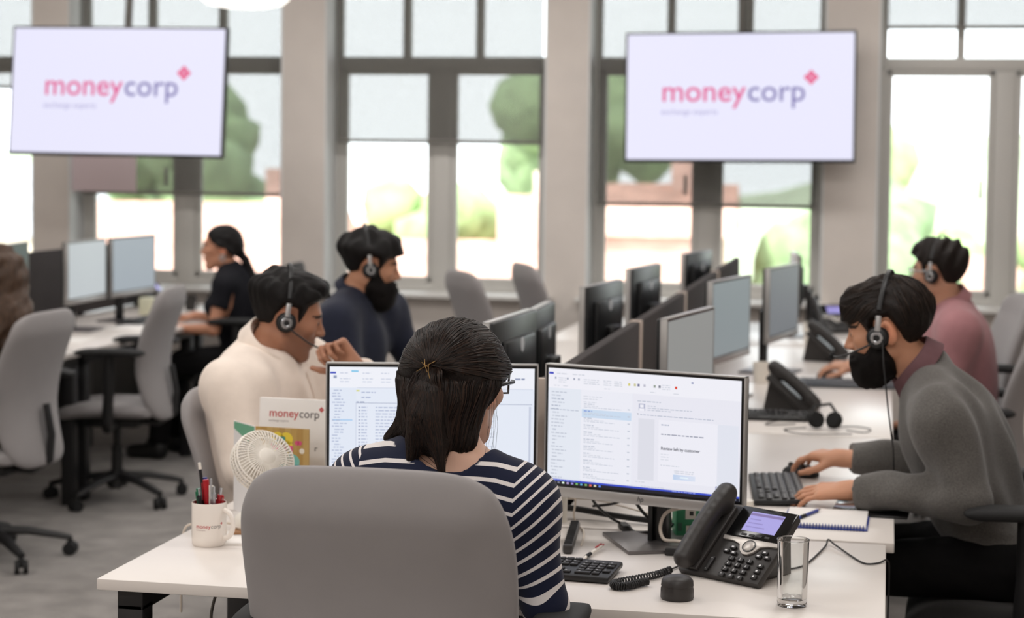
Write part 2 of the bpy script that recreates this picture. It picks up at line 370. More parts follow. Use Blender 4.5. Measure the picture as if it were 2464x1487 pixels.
for i, (a, b) in enumerate(OPEN):
    y = YW + .24; fr = MB(); t = .05; zt0, zt1 = 2.2, 2.275; z0 = SILL + .02; mid = (a + b) / 2 + (.0 if i != 4 else .02)
    def bar(x0, x1, za, zb, dp=.07, bev=.008): fr.box(((x0 + x1) / 2, y, (za + zb) / 2), (x1 - x0, dp, zb - za), bev=bev)
    bar(a, a + t, z0, TOP); bar(b - t, b, z0, TOP); bar(a, b, z0, z0 + .05); bar(a, b, TOP - t, TOP); bar(a, b, zt0, zt1, .08)
    bar(mid - .06, mid + .06, z0, zt0, .075)
    for x0, x1 in ((a + t, mid - .06), (mid + .06, b - t)):   # opening casements
        bar(x0, x0 + .035, z0 + .05, zt0, .06); bar(x1 - .035, x1, z0 + .05, zt0, .06); bar(x0, x1, z0 + .05, z0 + .09, .06); bar(x0, x1, zt0 - .035, zt0, .06)
    um = [a + (b - a) * k for k in ((1 / 3, 2 / 3) if i != 4 else (.33, .67))]
    for u in um: bar(u - .024, u + .024, zt1, TOP)
    o = struct(fr.obj('window_%d' % (i + 1), 'frame_paint'))
    MB().box(((a + b) / 2, y + .005, (z0 + TOP) / 2), (b - a - .06, .006, TOP - z0 - .06)).obj('pane', 'pane_glass', o)
    hd = MB().box((mid - .13, y - .05, 1.5 if i else 1.5), (.02, .03, .12), bev=.006); hd.obj('window_handle', 'frame_paint', o)
    rv = MB()
    for x in (a + .006, b - .006): rv.box((x, YW + .1, (SILL + TOP) / 2), (.012, .205, TOP - SILL))
    rv.obj('reveal_lining', 'reveal_paint', o)
    struct(MB().box(((a + b) / 2, YW + .055, SILL + .012), (b - a + .1, .33, .028), bev=.006).obj('trim_%d' % (i + 1), 'sill_paint'))
    # roller blind
    zb = BL[i]; lab = ['grey roller blind pulled down above the far monitors at the picture edge', 'grey roller blind behind the television hung from a pole, paper beside its hem',
        'grey roller blind half lowered above the bearded man in navy', 'grey roller blind lowered furthest, behind the television above the empty desks',
        'grey roller blind nearly rolled up above the man in pink shirt'][i]
    if i == 0: lab = 'grey roller blind ending behind the pole-hung television, over the long-haired woman'
    bl = thing('roller_blind', lab, 'blind', ((a + b) / 2, YW + .12, zb), group='roller blinds in the tall windows')
    ww = b - a - .09
    MB().box((0, 0, (TOP - zb) / 2), (ww, .0012, TOP - zb)).obj('blind_fabric', 'blind_cloth', bl)
    MB().box((0, 0, .0), (ww, .014, .024), bev=.005).obj('hem_bar', 'blind_bar', bl)
    MB().cyl((-ww / 2, .0, TOP - zb - .03), (ww / 2, .0, TOP - zb - .03), .025).obj('roller_tube', 'blind_bar', bl)
# paper sheet stuck beside the blind
pp = MB(); nx = 12
for k in range(nx):
    x0, x1 = k / nx, (k + 1) / nx; c0, c1 = .012 * math.sin(x0 * 3), .012 * math.sin(x1 * 3)
    pp.raw([(x0 * .47, c0, 0), (x1 * .47, c1, 0), (x1 * .47, c1, .62), (x0 * .47, c0, .62), (x0 * .47, c0 + .003, 0), (x1 * .47, c1 + .003, 0), (x1 * .47, c1 + .003, .62), (x0 * .47, c0 + .003, .62)],
           [(0, 1, 2, 3), (7, 6, 5, 4), (0, 4, 5, 1), (3, 2, 6, 7)] + ([(0, 3, 7, 4)] if k == 0 else []) + ([(1, 5, 6, 2)] if k == nx - 1 else []))
po = pp.obj('paper_sheet', 'paper_pink'); po.location = (-5.17, YW + .03, 1.405); tag(po, 'pale pink paper sheet hung at the window under the pole-hung television', 'paper')

# ------------------------------------------------------------------ outside, far below the windows
mat('brick_house', (216, 182, 170), .9, noise=.2, nscale=1.2); mat('render_house', (225, 214, 200), .9, noise=.06, nscale=.6)
mat('roof_tile', (204, 160, 144), .85, noise=.25, nscale=2); mat('roof_slate', (165, 168, 174), .8, noise=.2, nscale=2)
mat('leaf_green', (158, 184, 128), .8, noise=.3, nscale=1.5); mat('leaf_dark', (132, 156, 116), .8, noise=.3, nscale=1.5)
mat('bark', (110, 92, 76), .9); mat('outdoor_ground', (190, 186, 172), .9, noise=.15, nscale=.2); mat('window_dark', (70, 78, 90), .2)
mat('hill_green', (176, 190, 162), .9, noise=.3, nscale=.15)
struct(MB().box((-10, 120, -9.2), (260, 210, .4)).obj('ground', 'outdoor_ground'))
hl = MB(); rr = random.Random(4); nxh, nyh = 40, 10; V_ = []; F_ = []
for j in range(nyh + 1):
    for i in range(nxh + 1):
        x = -130 + 260 * i / nxh - 10; yv = 140 + 70 * j / nyh; z = -9 + (8 + 3.5 * math.sin(x * .05 + 1) + 2 * math.sin(x * .13)) * math.sin(PI * j / nyh / 1.02) 
        V_.append((x, yv, z)); F_ += [(j * (nxh + 1) + i, j * (nxh + 1) + i + 1, (j + 1) * (nxh + 1) + i + 1, (j + 1) * (nxh + 1) + i)] if i < nxh and j < nyh else []
struct(hl.raw(V_, F_).obj('hill', 'hill_green', smooth=80))
def house(x, y, w_, d, h, rz, wallm, roofm, label):
    t = thing('house', label, 'house', (x, y, -9), rz, 'houses below the windows')
    MB().box((0, 0, h / 2), (w_, d, h)).obj('house_wall', wallm, t, smooth=0)
    e = .4; rh = h + w_ * .28
    MB().raw([(-w_ / 2 - e, -d / 2 - e, h), (w_ / 2 + e, -d / 2 - e, h), (w_ / 2 + e, d / 2 + e, h), (-w_ / 2 - e, d / 2 + e, h), (-w_ / 2 - e, 0, rh), (w_ / 2 + e, 0, rh)],
             [(0, 1, 5, 4), (2, 3, 4, 5), (0, 4, 3), (1, 2, 5), (3, 2, 1, 0)]).obj('roof', roofm, t, smooth=0)
    MB().box((w_ * .3, 0, rh - .2), (.9, .9, 2.2)).obj('chimney', wallm, t)
    for k in range(3):
        for zz in (h * .3, h * .72): MB().box(((k - 1) * w_ * .3, -d / 2 - .02, zz), (1.3, .1, 1.5)).obj('house_window', 'window_dark', t)
HS = [(-17.0, 46, 6, 6, 7.7, .1, 'brick_house', 'roof_tile', 'red brick house seen through the window behind the woman in black'),
      (-31, 70, 10, 8, 7.4, -.2, 'render_house', 'roof_slate', 'cream house with slate roof seen below the pole-hung television'),
      (-9.9, 43, 4.6, 5, 7.4, .15, 'brick_house', 'roof_tile', 'red brick house seen through the window beyond the bearded man in navy'),
      (-14.6, 68, 8, 7, 7.0, -.1, 'render_house', 'roof_tile', 'cream house with tiled roof seen above the two empty chairs'),
      (-6.6, 50, 4.6, 6, 8.7, .05, 'brick_house', 'roof_tile', 'red brick house seen through the half-covered window above the monitor backs'),
      (2.0, 62, 8, 7, 5.4, .2, 'render_house', 'roof_tile', 'cream house seen through the window above the man in pink shirt')]
for a in HS: house(*a)
def tree(x, y, h, r, seed, m, label):
    t = thing('tree', label, 'tree', (x, y, -9), 0, 'trees below the windows'); q = random.Random(seed)
    MB().cyl((0, 0, 0), (0, 0, h * .6), .35, .2, 10).obj('trunk', 'bark', t)
    s = MB()
    for k in range(16):
        a, zz = q.uniform(0, 2 * PI), q.uniform(-.75, .85); rr_ = r * math.sqrt(max(.05, 1 - zz * zz)) * q.uniform(.35, .85); br = r * q.uniform(.28, .5)
        b = bmesh.new(); bmesh.ops.create_icosphere(b, subdivisions=2, radius=br)
        for vv in b.verts: vv.co *= 1 + q.uniform(-.16, .16)
        s.bm(b, Matrix.Translation((rr_ * math.cos(a), rr_ * math.sin(a), h - r * .8 + zz * r)))
    s.obj('crown', m, t, smooth=80)
TR = [(-22.6, 58, 11.6, 3.0, 1, 'leaf_dark', 'dark tall tree showing through the blind beside the pole-hung television'),
      (-12.6, 51, 9.2, 2.0, 2, 'leaf_green', 'rounded light green tree above the bearded man in navy'),
      (-14.2, 84, 13.2, 4.4, 3, 'leaf_dark', 'dark tree behind the blind hem above the two empty chairs'),
      (-6.2, 32, 4.4, 1.1, 4, 'leaf_green', 'light green tree beside the pillar above the two empty chairs'),
      (-7.0, 38.5, 6.4, 1.0, 5, 'leaf_green', 'slim green tree at the edge of the half-covered window above monitor backs'),
      (-1.0, 53, 9.4, 2.9, 6, 'leaf_dark', 'broad dark tree filling the window below the wall television'),
      (-2.0, 34, 4.9, 1.5, 7, 'leaf_green', 'low pale tree under the wall television'),
      (2.6, 46, 6.8, 1.9, 8, 'leaf_dark', 'dark green tree above the head of the man in pink shirt'),
      (6.4, 52, 9.6, 2.9, 9, 'leaf_green', 'tall light green tree seen past the mullion beside the man in pink'),
      (.4, 80, 11.0, 3.6, 10, 'leaf_green', 'distant green tree seen beyond the wall television'),
      (-17.4, 36, 2.6, 1.1, 11, 'leaf_green', 'low green tree behind the face of the woman in black')]
for a in TR: tree(*a)

# ------------------------------------------------------------------ wall televisions and pendant
mat('tv_black', (22, 22, 28), .35); mat('metal_grey', (95, 92, 88), .4, .6)
emit_attr('tv_display', 1.03)
def tv(label, loc, rot, pole):
    t = thing('television', label, 'television', loc, rot=rot); W_, H_ = 1.34, .765
    MB().box((0, .03, 0), (W_, .045, H_), bev=.008).obj('housing', 'tv_black', t)
    MB().box((0, .07, 0), (.6, .05, .42), bev=.01).obj('rear_cover', 'tv_black', t)
    s = MB(); b = .014; y = .0062
    s.quad([(-W_ / 2 + b, y, -H_ / 2 + b * 1.3), (W_ / 2 - b, y, -H_ / 2 + b * 1.3), (W_ / 2 - b, y, H_ / 2 - b), (-W_ / 2 + b, y, H_ / 2 - b)], (229, 228, 249))
    brand(s, lambda x, z: (x - .455, y - .002, z - .025), .180, ((222, 70, 138), (120, 112, 172), (226, 60, 120), (165, 160, 205)))
    s.obj('display', 'tv_display', t, smooth=0)
    br = MB().box((0, .11, 0), (.3, .05, .25), bev=.01).cyl((0, .14, -.1), (0, .14, pole), .022); br.obj('mount_pole', 'metal_grey', t)
    return t
tv('television hung from a pole in front of the window, over the empty office chair', (-4.437, 10.3, 2.012), (R(-5), R(.45), 0), 1.35)
tv('television hung before the pillar and window above the empty monitors', (-.862, 10.95, 2.023), (R(-3.5), R(-.6), 0), 1.28)
mat('lamp_white', (250, 246, 238), .4, emit=1.4); mat('lamp_shell', (225, 225, 222), .4)
pl = thing('pendant_lamp', 'round white pendant lamp just showing above the window behind the woman in black', 'lamp', (-3.33, 9.4, 2.418))
MB().lathe([(0, -.0), (.12, .004), (.2, .02), (.235, .05), (.235, .06), (0, .06)], 40).obj('lamp_diffuser', 'lamp_white', pl)
MB().lathe([(.237, .05), (.24, .06), (.22, .09), (.1, .12), (.03, .13), (0, .13)], 40).obj('lamp_shade', 'lamp_shell', pl)
MB().cyl((0, 0, .12), (0, 0, .9), .006).obj('suspension_rod', 'lamp_shell', pl)

# ------------------------------------------------------------------ desks and partition screens
mat('desk_white', (226, 219, 213), .32, noise=.015, nscale=3, spec=.45)
mat('desk_edge', (226, 224, 216), .5)
mat('steel_black', (30, 29, 31), .45)
mat('screen_fabric', (74, 70, 70), .95, noise=.15, nscale=300, bump=.3, bscale=700, spec=.1)
mat('trim_beige', (196, 180, 168), .5)
def desk(x0, x1, y0, y1, label, group='white desks of the benches', panel=0):
    cx, cy, wx, wy = (x0 + x1) / 2, (y0 + y1) / 2, x1 - x0, y1 - y0
    t = thing('desk', label, 'desk', (cx, cy, 0), 0, group)
    MB().box((0, 0, .7175), (wx, wy, .025), bev=.0025).obj('desk_top', 'desk_white', t)
    for sx in (-1, 1):
        lx = sx * (wx / 2 - .065)
        for sy in (-1, 1): MB().box((lx, sy * (wy / 2 - .06), .335), (.06, .06, .67), bev=.004).obj('leg', 'steel_black', t)
        MB().box((lx, 0, .68), (.06, wy - .06, .05), bev=.004).obj('support_beam', 'steel_black', t)
    MB().box((0, wy * .3, .66), (wx - .2, .04, .06), bev=.004).obj('cross_rail', 'steel_black', t)
    if panel: MB().box((panel * (wx / 2 - .02), 0, .45), (.018, wy - .02, .5), bev=.003).obj('modesty_panel', 'steel_black', t)
    return t
desk(-1.672, .016, 3.775, 4.59, 'white desk with the mug, fan and black desk phone of the woman in striped top', 'white desks')
YS = [(4.612, 6.362), (6.378, 7.812), (7.828, 9.35), (9.366, 10.75)]
RL = ['white desk the man in grey jumper leans on', 'white desk of the man in pink shirt', 'white desk beyond the man in pink shirt with a desk phone', 'white desk under the wall television, on the phone side']
LL = ['white desk where the man in cream shirt sits', 'white desk where the bearded man in navy sits', 'white desk before the two empty chairs', 'white desk by the sill behind the empty chairs']
for (a, b), rl, ll in zip(YS, RL, LL): desk(-.815, .036, a, b, rl, panel=-1); desk(-1.70, -.865, a, b, ll, panel=1)
for a, b, l1, l2 in ((6.3, 8.19, 'white desk of the long-haired woman', 'white desk across the partition from the long-haired woman'), (8.21, 9.69, 'white desk with twin grey monitors behind the empty office chair', 'white desk across the partition from the twin grey monitors'), (9.71, 10.9, 'white desk where the woman in black sits', 'white desk across the partition from the woman in black')):
    desk(-4.455, -3.67, a, b, l1, panel=-1); desk(-5.27, -4.485, a, b, l2, panel=1)
def screen(x, y0, y1, top, label):
    t = thing('desk_partition', label, 'partition', (x, (y0 + y1) / 2, .745), 0, 'charcoal desk partitions'); L_ = y1 - y0; H_ = top - .745
    MB().box((0, 0, H_ / 2), (.034, L_ - .012, H_), bev=.006).obj('fabric_panel', 'screen_fabric', t)
    for s in (-1, 1): MB().box((0, s * (L_ / 2 - .007), H_ / 2), (.04, .014, H_ + .004), bev=.003).obj('end_trim', 'trim_beige', t)
    for s in (-1, 1): MB().box((0, s * L_ * .35, -.012), (.03, .05, .05), bev=.003).obj('desk_clamp', 'steel_black', t)
for k, ((a, b), l) in enumerate(zip(YS, ['charcoal fabric partition directly behind the lit monitors', 'charcoal fabric partition second along the bench from the lit monitors', 'charcoal fabric partition third along the bench', 'charcoal fabric partition last along the bench, by the window'])):
    screen(-.84, a + .012, b, 1.10, l)
for (a, b), l in zip(((6.32, 8.18), (8.2, 9.68), (9.70, 10.88)), ['charcoal partition facing the long-haired woman', 'charcoal partition behind the twin grey monitors', 'charcoal partition before the woman in black']):
    screen(-4.47, a, b, 1.12, l)

# ------------------------------------------------------------------ office chairs
weave_mat('chair_fabric', (151, 147, 147), 190, .10)
weave_mat('chair_dark', (36, 34, 34), 190, .10)
mat('plastic_black', (28, 27, 28), .5, bump=.1, bscale=900)
mat('rubber_black', (24, 24, 25), .75); mat('chrome', (200, 205, 210), .15, 1.)
def pillow(mb, place, wd, nu=28, nv=32, c=.2, p=7, e=5):
    """closed cushion: place(s, t, side*thickness profile) with s, t in -1..1"""
    V = []; idx = {}
    for side in (1, -1):
        for j in range(nv + 1):
            for i in range(nu + 1):
                s, t = -1 + 2 * i / nu, -1 + 2 * j / nv
                s = math.copysign(1 - (1 - abs(s)) ** 1.6, s); t = math.copysign(1 - (1 - abs(t)) ** 1.6, t)
                edge = i in (0, nu) or j in (0, nv)
                if edge and side == -1: idx[side, i, j] = idx[1, i, j]; continue
                r = max(abs(s), abs(t)); th = max(0., 1 - r ** e) ** .5
                idx[side, i, j] = len(V); V.append(place(s * (1 - c * abs(t) ** p), t * (1 - c * .6 * abs(s) ** p), side * th, wd))
    F = []
    for side in (1, -1):
        for j in range(nv):
            for i in range(nu):
                q = [idx[side, i, j], idx[side, i + 1, j], idx[side, i + 1, j + 1], idx[side, i, j + 1]]
                F.append(tuple(q if side == -1 else q[::-1]))
    return mb.raw(V, F)
def make_chair(label, loc, rz, fabric='chair_fabric', arms=True, ax=(.31, .31), az=0.):
    t = thing('office_chair', label, 'chair', loc, rz, 'office chairs')
    def back(s, tt, th, wd):
        v = (tt + 1) / 2; z = .42 + .655 * v; hw = .215 + .04 * math.sin(PI * min(1, v * .75 + .02)) - .02 * (1 - v)
        y = -.235 + .045 * math.sin(PI * min(1., v * 1.15)) * (1 if v < .9 else 1) - .10 * max(0, v - .35) ** 1.3 - .03 * (1 - v) ** 2
        return (s * hw, y + .04 * s * s + th * .034, z - .012 * s * s * v)
    bk = pillow(MB(), back, 1, c=.14).obj('backrest', fabric, t, smooth=80)
    def seat(s, tt, th, wd):
        y = .245 * tt + .01; return (s * .245, y, .455 + th * (.045 if th > 0 else .03) - .03 * max(0, tt) ** 3 + .015 * s * s)
    pillow(MB(), seat, 1).obj('seat', fabric, t, smooth=80)
    MB().tube([(0, -.02, .40), (0, -.2, .395), (0, -.275, .44), (0, -.285, .55), (0, -.262, .68)], lambda k: .032 - .01 * k, 10, flat=.55, up0=(0, 1, 0)).obj('back_spine', 'plastic_black', t)
    MB().box((0, 0, .4), (.2, .26, .05), bev=.015).obj('tilt_mechanism', 'plastic_black', t)
    if arms:
        for sx, xo in ((-1, ax[0]), (1, ax[1])):
            a = MB().tube([(sx * .14, -.02, .41), (sx * (xo - .05), -.03, .405), (sx * (xo - .01), -.04, .44), (sx * (xo - .005), -.05, .6), (sx * (xo - .005), -.05, .755 + az)], .026, 10, flat=1.3).obj('armrest', 'plastic_black', t)
            def pad(s, tt, th, wd): return (sx * xo + s * .047, -.055 + tt * .165, .772 + az + th * .018 - .006 * tt * tt)
            pillow(MB(), pad, 1, 12, 16, c=.16, p=4).obj('arm_pad', 'rubber_black', a, smooth=80)
    MB().cyl((0, 0, .1), (0, 0, .27), .028, .026).cyl((0, 0, .25), (0, 0, .38), .018).obj('gas_lift', 'plastic_black', t)
    b = MB(); b.cyl((0, 0, .075), (0, 0, .15), .05, .04)
    for k in range(5):
        a = 2 * PI * k / 5 + .3; c, s = math.cos(a), math.sin(a)
        b.tube([(c * .03, s * .03, .125), (c * .16, s * .16, .115), (c * .27, s * .27, .09), (c * .325, s * .325, .075)], lambda q: .03 - .012 * q, 8, flat=.7)
    b.obj('star_base', 'plastic_black', t)
    for k in range(5):
        a = 2 * PI * k / 5 + .3; c, s = math.cos(a), math.sin(a); p = Vector((c * .325, s * .325, 0)); q = Vector((-s, c, 0)); q = (q + Vector((c, s, 0)) * .4).normalized()
        m = MB()
        for sg in (-1, 1): m.cyl(p + Vector((0, 0, .028)) + q * sg * .008, p + Vector((0, 0, .028)) + q * sg * .026, .028, n=18)
        m.box(p + Vector((0, 0, .045)), (.03, .03, .04), bev=.01); m.cyl(p + Vector((0, 0, .04)), p + Vector((0, 0, .08)), .009)
        m.obj('caster', 'rubber_black', t)
    return t
chw = make_chair('grey office chair of the woman in striped top, its back towards us', (-.905, 3.50, 0), 0, ax=(.235, .295), az=-.012)
ch0 = make_chair('empty grey office chair before the twin grey monitors, arms and base in view', (-3.57, 8.30, 0), R(97))
chn = make_chair('grey office chair of the man in cream shirt', (-1.655, 5.17, 0), R(-100), arms=False); chn.scale = (1, 1, .915)
chd = make_chair('dark office chair under the man in grey jumper', (.33, 5.17, 0), R(88), 'chair_dark')
dup(ch0, (-3.545, 6.95, 0), R(86), 'grey office chair holding the long-haired woman').scale = (1, 1, .955)
dup(chn, (-1.93, 6.66, 0), R(-88), 'grey office chair of the bearded man in navy').scale = (1, 1, 1)
dup(chd, (-3.42, 9.68, 0), R(92), 'dark office chair of the woman in black')
dup(chn, (-1.93, 9.55, 0), R(-56), 'empty grey chair facing the bench, turned a little towards the window', 'empty grey chairs').scale = (1, 1, 1)
dup(chn, (-1.74, 10.32, 0), R(-62), 'empty grey chair closest to the pillar under the middle window', 'empty grey chairs').scale = (1, 1, 1)
dup(ch0, (.30, 7.46, 0), R(84), 'grey office chair of the man in pink shirt').scale = (1, 1, .95)
dup(ch0, (.33, 8.6, 0), R(100), 'empty grey office chair past the man in pink shirt')

chw.scale = (1.055, 1, 1.024); ch0.scale = (1, 1, .962)
# ------------------------------------------------------------------ monitors
mat('monitor_back', (24, 26, 28), .38); mat('silver', (176, 174, 172), .35, .55); mat('bezel_black', (14, 14, 16), .3); mat('gunmetal', (120, 116, 116), .35, .7)
mat('logo_painted_shine', (232, 236, 240), .35)  # near-white non-metal colour stands in for the disc's bright reflection
emit_attr('lit_display', .97); emit_attr('dim_display', .55)
def make_monitor(label, loc, rz, top=.435, ui=None, disp='dim_display', group='monitors along the benches', tint=(176, 184, 188), base=(0, .05, 0)):
    t = thing('monitor', label, 'monitor', loc, rz, group); W_, H_ = .515, .322; zb = top - H_
    MB().box((0, .016, zb + H_ / 2), (W_ - .004, .026, H_ - .004), bev=.006).box((0, .036, zb + H_ * .5), (.34, .022, .2), bev=.01).obj('housing', 'monitor_back', t)
    fr = MB()
    for c, d in (((-W_ / 2 + .002, .006, zb + H_ / 2), (.004, .022, H_)), ((W_ / 2 - .002, .006, zb + H_ / 2), (.004, .022, H_)), ((0, .006, zb + H_ - .002), (W_, .022, .004))): fr.box(c, d, bev=.0012)
    fr.obj('frame_edge', 'silver', t)
    MB().box((0, .004, zb + .0125), (W_, .024, .025), bev=.003).obj('chin', 'silver', t)
    MB().box((0, .002, zb + .025 + (H_ - .029) / 2), (W_ - .008, .012, H_ - .029)).obj('bezel', 'bezel_black', t)
    x0, x1, z0, z1 = -W_ / 2 + .010, W_ / 2 - .010, zb + .031, zb + H_ - .010
    s = MB(); s.quad([(x0, -.0046, z0), (x1, -.0046, z0), (x1, -.0046, z1), (x0, -.0046, z1)], tint)
    if ui: ui(s, lambda u, v, l=1: (x0 + (x1 - x0) * u, -.0046 - .00025 * l, z1 + (z0 - z1) * v))
    s.obj('display', disp, t, smooth=0)
    lg = MB(); put_text(lg, 'hp', .017, lambda x, y: (x, -.0088, zb + .0085 + y), (70, 70, 74), shear=.25, align='c'); lg.obj('chin_logo', 'chin_mark', t, smooth=0)
    MB().cyl((0, .0471, zb + H_ * .74), (0, .0485, zb + H_ * .74), .021, n=28).obj('back_logo', 'logo_painted_shine', t)
    bx_, by_, br_ = base; Mb = Matrix.Translation((bx_, by_, 0)) @ Matrix.Rotation(br_, 4, 'Z')
    nk = MB()
    for sx in (-1, 1): nk.box((bx_ + sx * .019, .085, (zb + .12) / 2 + .004), (.013, .03, zb + .12), bev=.003)
    nk.box((bx_, .092, (zb + .12) / 2 + .004), (.03, .016, zb + .12)); nk.obj('stand_neck', 'bezel_black', t)
    MB().box((bx_ * .5, .06, zb + .12), (.10 + abs(bx_), .04, .08), bev=.006).obj('neck_hinge', 'bezel_black', t)
    MB().prism([(-.115, -.115), (.115, -.115), (.115, .115), (-.115, .115)], 0, .009, Mb, bev=.002).obj('stand_base', 'gunmetal', t)
    return t
attr_mat('chin_mark', .4)
def bars(s, P, r, u0, u1, v, h, col, l=2):
    s.quad([P(u0, v + h, l), P(u1, v + h, l), P(u1, v, l), P(u0, v, l)], col)
def rect(s, P, u0, v0, u1, v1, col, l=1): s.quad([P(u0, v1, l), P(u1, v1, l), P(u1, v0, l), P(u0, v0, l)], col)
def text_line(s, P, r, u0, u1, v, h, col, l=3):
    """a line of tiny print: word-length dashes"""
    u = u0
    while u < u1:
        w_ = min(r.uniform(.008, .028), u1 - u); rect(s, P, u, v, u + w_, v + h, col, l); u += w_ + .005
def ui_mail(s, P):
    r = random.Random(5); g1, g2, g3 = (204, 208, 219), (190, 196, 210), (172, 180, 198)
    rect(s, P, 0, 0, 1, .17, (240, 240, 248)); rect(s, P, 0, .17, .175, .975, (228, 233, 243)); rect(s, P, .178, .17, .447, .975, (236, 237, 246)); rect(s, P, .45, .17, 1, .975, (233, 233, 243))
    rect(s, P, .003, .035, .028, .052, (48, 62, 190), 2)
    for u in (.045, .075, .13, .165): text_line(s, P, r, u, u + .03, .04, .008, g1)
    for u in (.035, .1, .135, .16): rect(s, P, u, .075, u + .008, .092, (150, 156, 176), 3)
    for u in (.055, .19, .232, .295, .352, .6): 
        for k in range(3): text_line(s, P, r, u, u + .042, .078 + k * .017, .007, g1)
    for u, c in ((.425, (214, 206, 120)), (.455, (204, 200, 150)), (.474, (110, 112, 150)), (.505, (190, 190, 205)), (.557, (150, 160, 150)), (.583, (120, 125, 140)), (.667, (222, 70, 50)), (.75, (110, 120, 170))):
        rect(s, P, u, .085 if u < .7 else .04, u + .011, .107 if u < .7 else .052, c, 3)
    for u in (.03, .08, .3, .54, .66): text_line(s, P, r, u, u + .03, .145, .006, g1)
    v = .2
    while v < .95:
        text_line(s, P, r, .018 + r.choice((0, .006)), .018 + r.uniform(.02, .085), v, .009, g2 if r.random() < .85 else g3); v += .0295
    text_line(s, P, r, .012, .165, .352, .006, g3)
    rect(s, P, .182, .335, .445, .405, (203, 220, 240), 2)
    for v in (.222, .243, .27): text_line(s, P, r, .19, .19 + r.uniform(.05, .26), v, .006, g1)
    v = .285
    while v < .95:
        c = (120, 146, 214) if .33 < v < .4 else g2
        text_line(s, P, r, .193, .193 + r.uniform(.035, .06), v, .009, c); text_line(s, P, r, .193, .193 + r.uniform(.05, .12), v + .017, .006, g1)
        text_line(s, P, r, .193, .193 + r.uniform(.15, .2), v + .031, .005, g2); rect(s, P, .425, v + .022, .437, v + .031, g2, 3); v += .0605
    text_line(s, P, r, .475, .6, .225, .008, g2)
    rect(s, P, .482, .25, .515, .31, (178, 182, 204), 2); rect(s, P, .489, .258, .508, .283, (240, 240, 248), 3); rect(s, P, .485, .29, .512, .31, (240, 240, 248), 3)
    for v, e in ((.262, .57), (.28, .76), (.297, .65)): text_line(s, P, r, .528, e, v, .007, g2)
    rect(s, P, .475, .335, .482, .342, (90, 96, 120), 3); text_line(s, P, r, .49, .865, .34, .006, g3)
    rect(s, P, .482, .375, .565, .895, (222, 223, 233), 2); rect(s, P, .587, .375, .885, .895, (238, 238, 247), 2); rect(s, P, .887, .375, .99, .895, (226, 229, 240), 2)
    text_line(s, P, r, .6, .64, .41, .01, g3); text_line(s, P, r, .6, .82, .49, .009, (150, 154, 172))
    put_text(s, 'Review left by customer', .0105, lambda x, y: P(.6 + x / .519, .625 - y / .281, 3), (66, 68, 84), bold=.0002)
    for v in (.66, .683, .705): text_line(s, P, r, .6, .64, v, .005, g1)
    text_line(s, P, r, .6, .695, .752, .007, g1); text_line(s, P, r, .67, .775, .79, .007, g1); text_line(s, P, r, .672, .77, .806, .007, g1)
    rect(s, P, .665, .825, .778, .868, (64, 158, 220), 2); rect(s, P, .70, .84, .742, .852, (232, 244, 252), 3)
    for u in (.88, .905, .93, .952): rect(s, P, u, .89, u + .016, .897, (150, 156, 196), 3); rect(s, P, u, .897, u + .004, .925, (150, 156, 196), 3)
    text_line(s, P, r, .47, .52, .91, .007, g1); text_line(s, P, r, .5, .62, .945, .007, g1); text_line(s, P, r, .915, .96, .945, .006, g1)
    rect(s, P, 0, .945, 1, .962, (214, 218, 230), 1)
    rect(s, P, 0, .958, 1, .974, (52, 76, 200), 3); rect(s, P, 0, .974, 1, 1, (16, 18, 34), 3)
    cs = [(235, 238, 245), (130, 134, 150), (120, 124, 140), (220, 240, 220), (190, 170, 220), (150, 140, 210), (120, 190, 110), (90, 170, 210), (130, 180, 100), (230, 110, 90), (220, 210, 170), (90, 130, 230)]
    for k, c in enumerate(cs): rect(s, P, .008 + k * .0245, .979, .020 + k * .0245, .995, c, 4)
    text_line(s, P, r, .03, .16, .962, .006, (150, 165, 230), 4); text_line(s, P, r, .66, .78, .963, .006, (160, 175, 235), 4); text_line(s, P, r, .95, .985, .984, .006, (170, 175, 200), 4)
def ui_sheet(s, P):
    r = random.Random(9); g1, g2, g3 = (196, 203, 222), (178, 188, 214), (140, 150, 180)
    rect(s, P, 0, 0, 1, .18, (240, 242, 250)); rect(s, P, 0, .18, .13, 1, (226, 233, 246)); rect(s, P, .13, .18, 1, 1, (229, 235, 247))
    rect(s, P, .002, .045, .03, .06, (48, 70, 190), 2); rect(s, P, .105, .03, .14, .045, (130, 200, 235), 2); rect(s, P, .018, .075, .034, .1, (150, 160, 190), 3)
    for u in (.05, .16, .25, .36, .5, .62, .75): text_line(s, P, r, u, u + .04, .05, .008, g1); text_line(s, P, r, u, u + .05, .1, .007, g1); text_line(s, P, r, u, u + .045, .125, .007, g1)
    text_line(s, P, r, .905, .955, .085, .014, g3)
    rect(s, P, .132, .178, .992, .182, g1, 2); v = .2
    while v < .96:
        a = .012 + r.choice((0, .008, .012)); text_line(s, P, r, a, a + r.uniform(.03, .075), v, .009, g2); v += .026
    rect(s, P, .012, .455, .112, .468, (176, 208, 240), 2)
    rect(s, P, .13, .2, .146, .212, (214, 214, 110), 3); text_line(s, P, r, .155, .225, .215, .01, g2); text_line(s, P, r, .155, .2, .258, .012, g2)
    rect(s, P, .128, .31, .99, .314, g3, 2); rect(s, P, .128, .31, .1305, 1, g1, 2); text_line(s, P, r, .13, .17, .3, .008, g3); rect(s, P, .975, .33, .985, .9, g1, 2)
    v = .345
    while v < .97:
        rect(s, P, .142, v, .149, v + .01, g3, 3); text_line(s, P, r, .155, .185, v, .009, g2); text_line(s, P, r, .225, .225 + r.uniform(.08, .3), v, .009, g2)
        if v > .4: text_line(s, P, r, .76, .76 + r.uniform(.01, .05), v, .008, g1)
        v += .0275
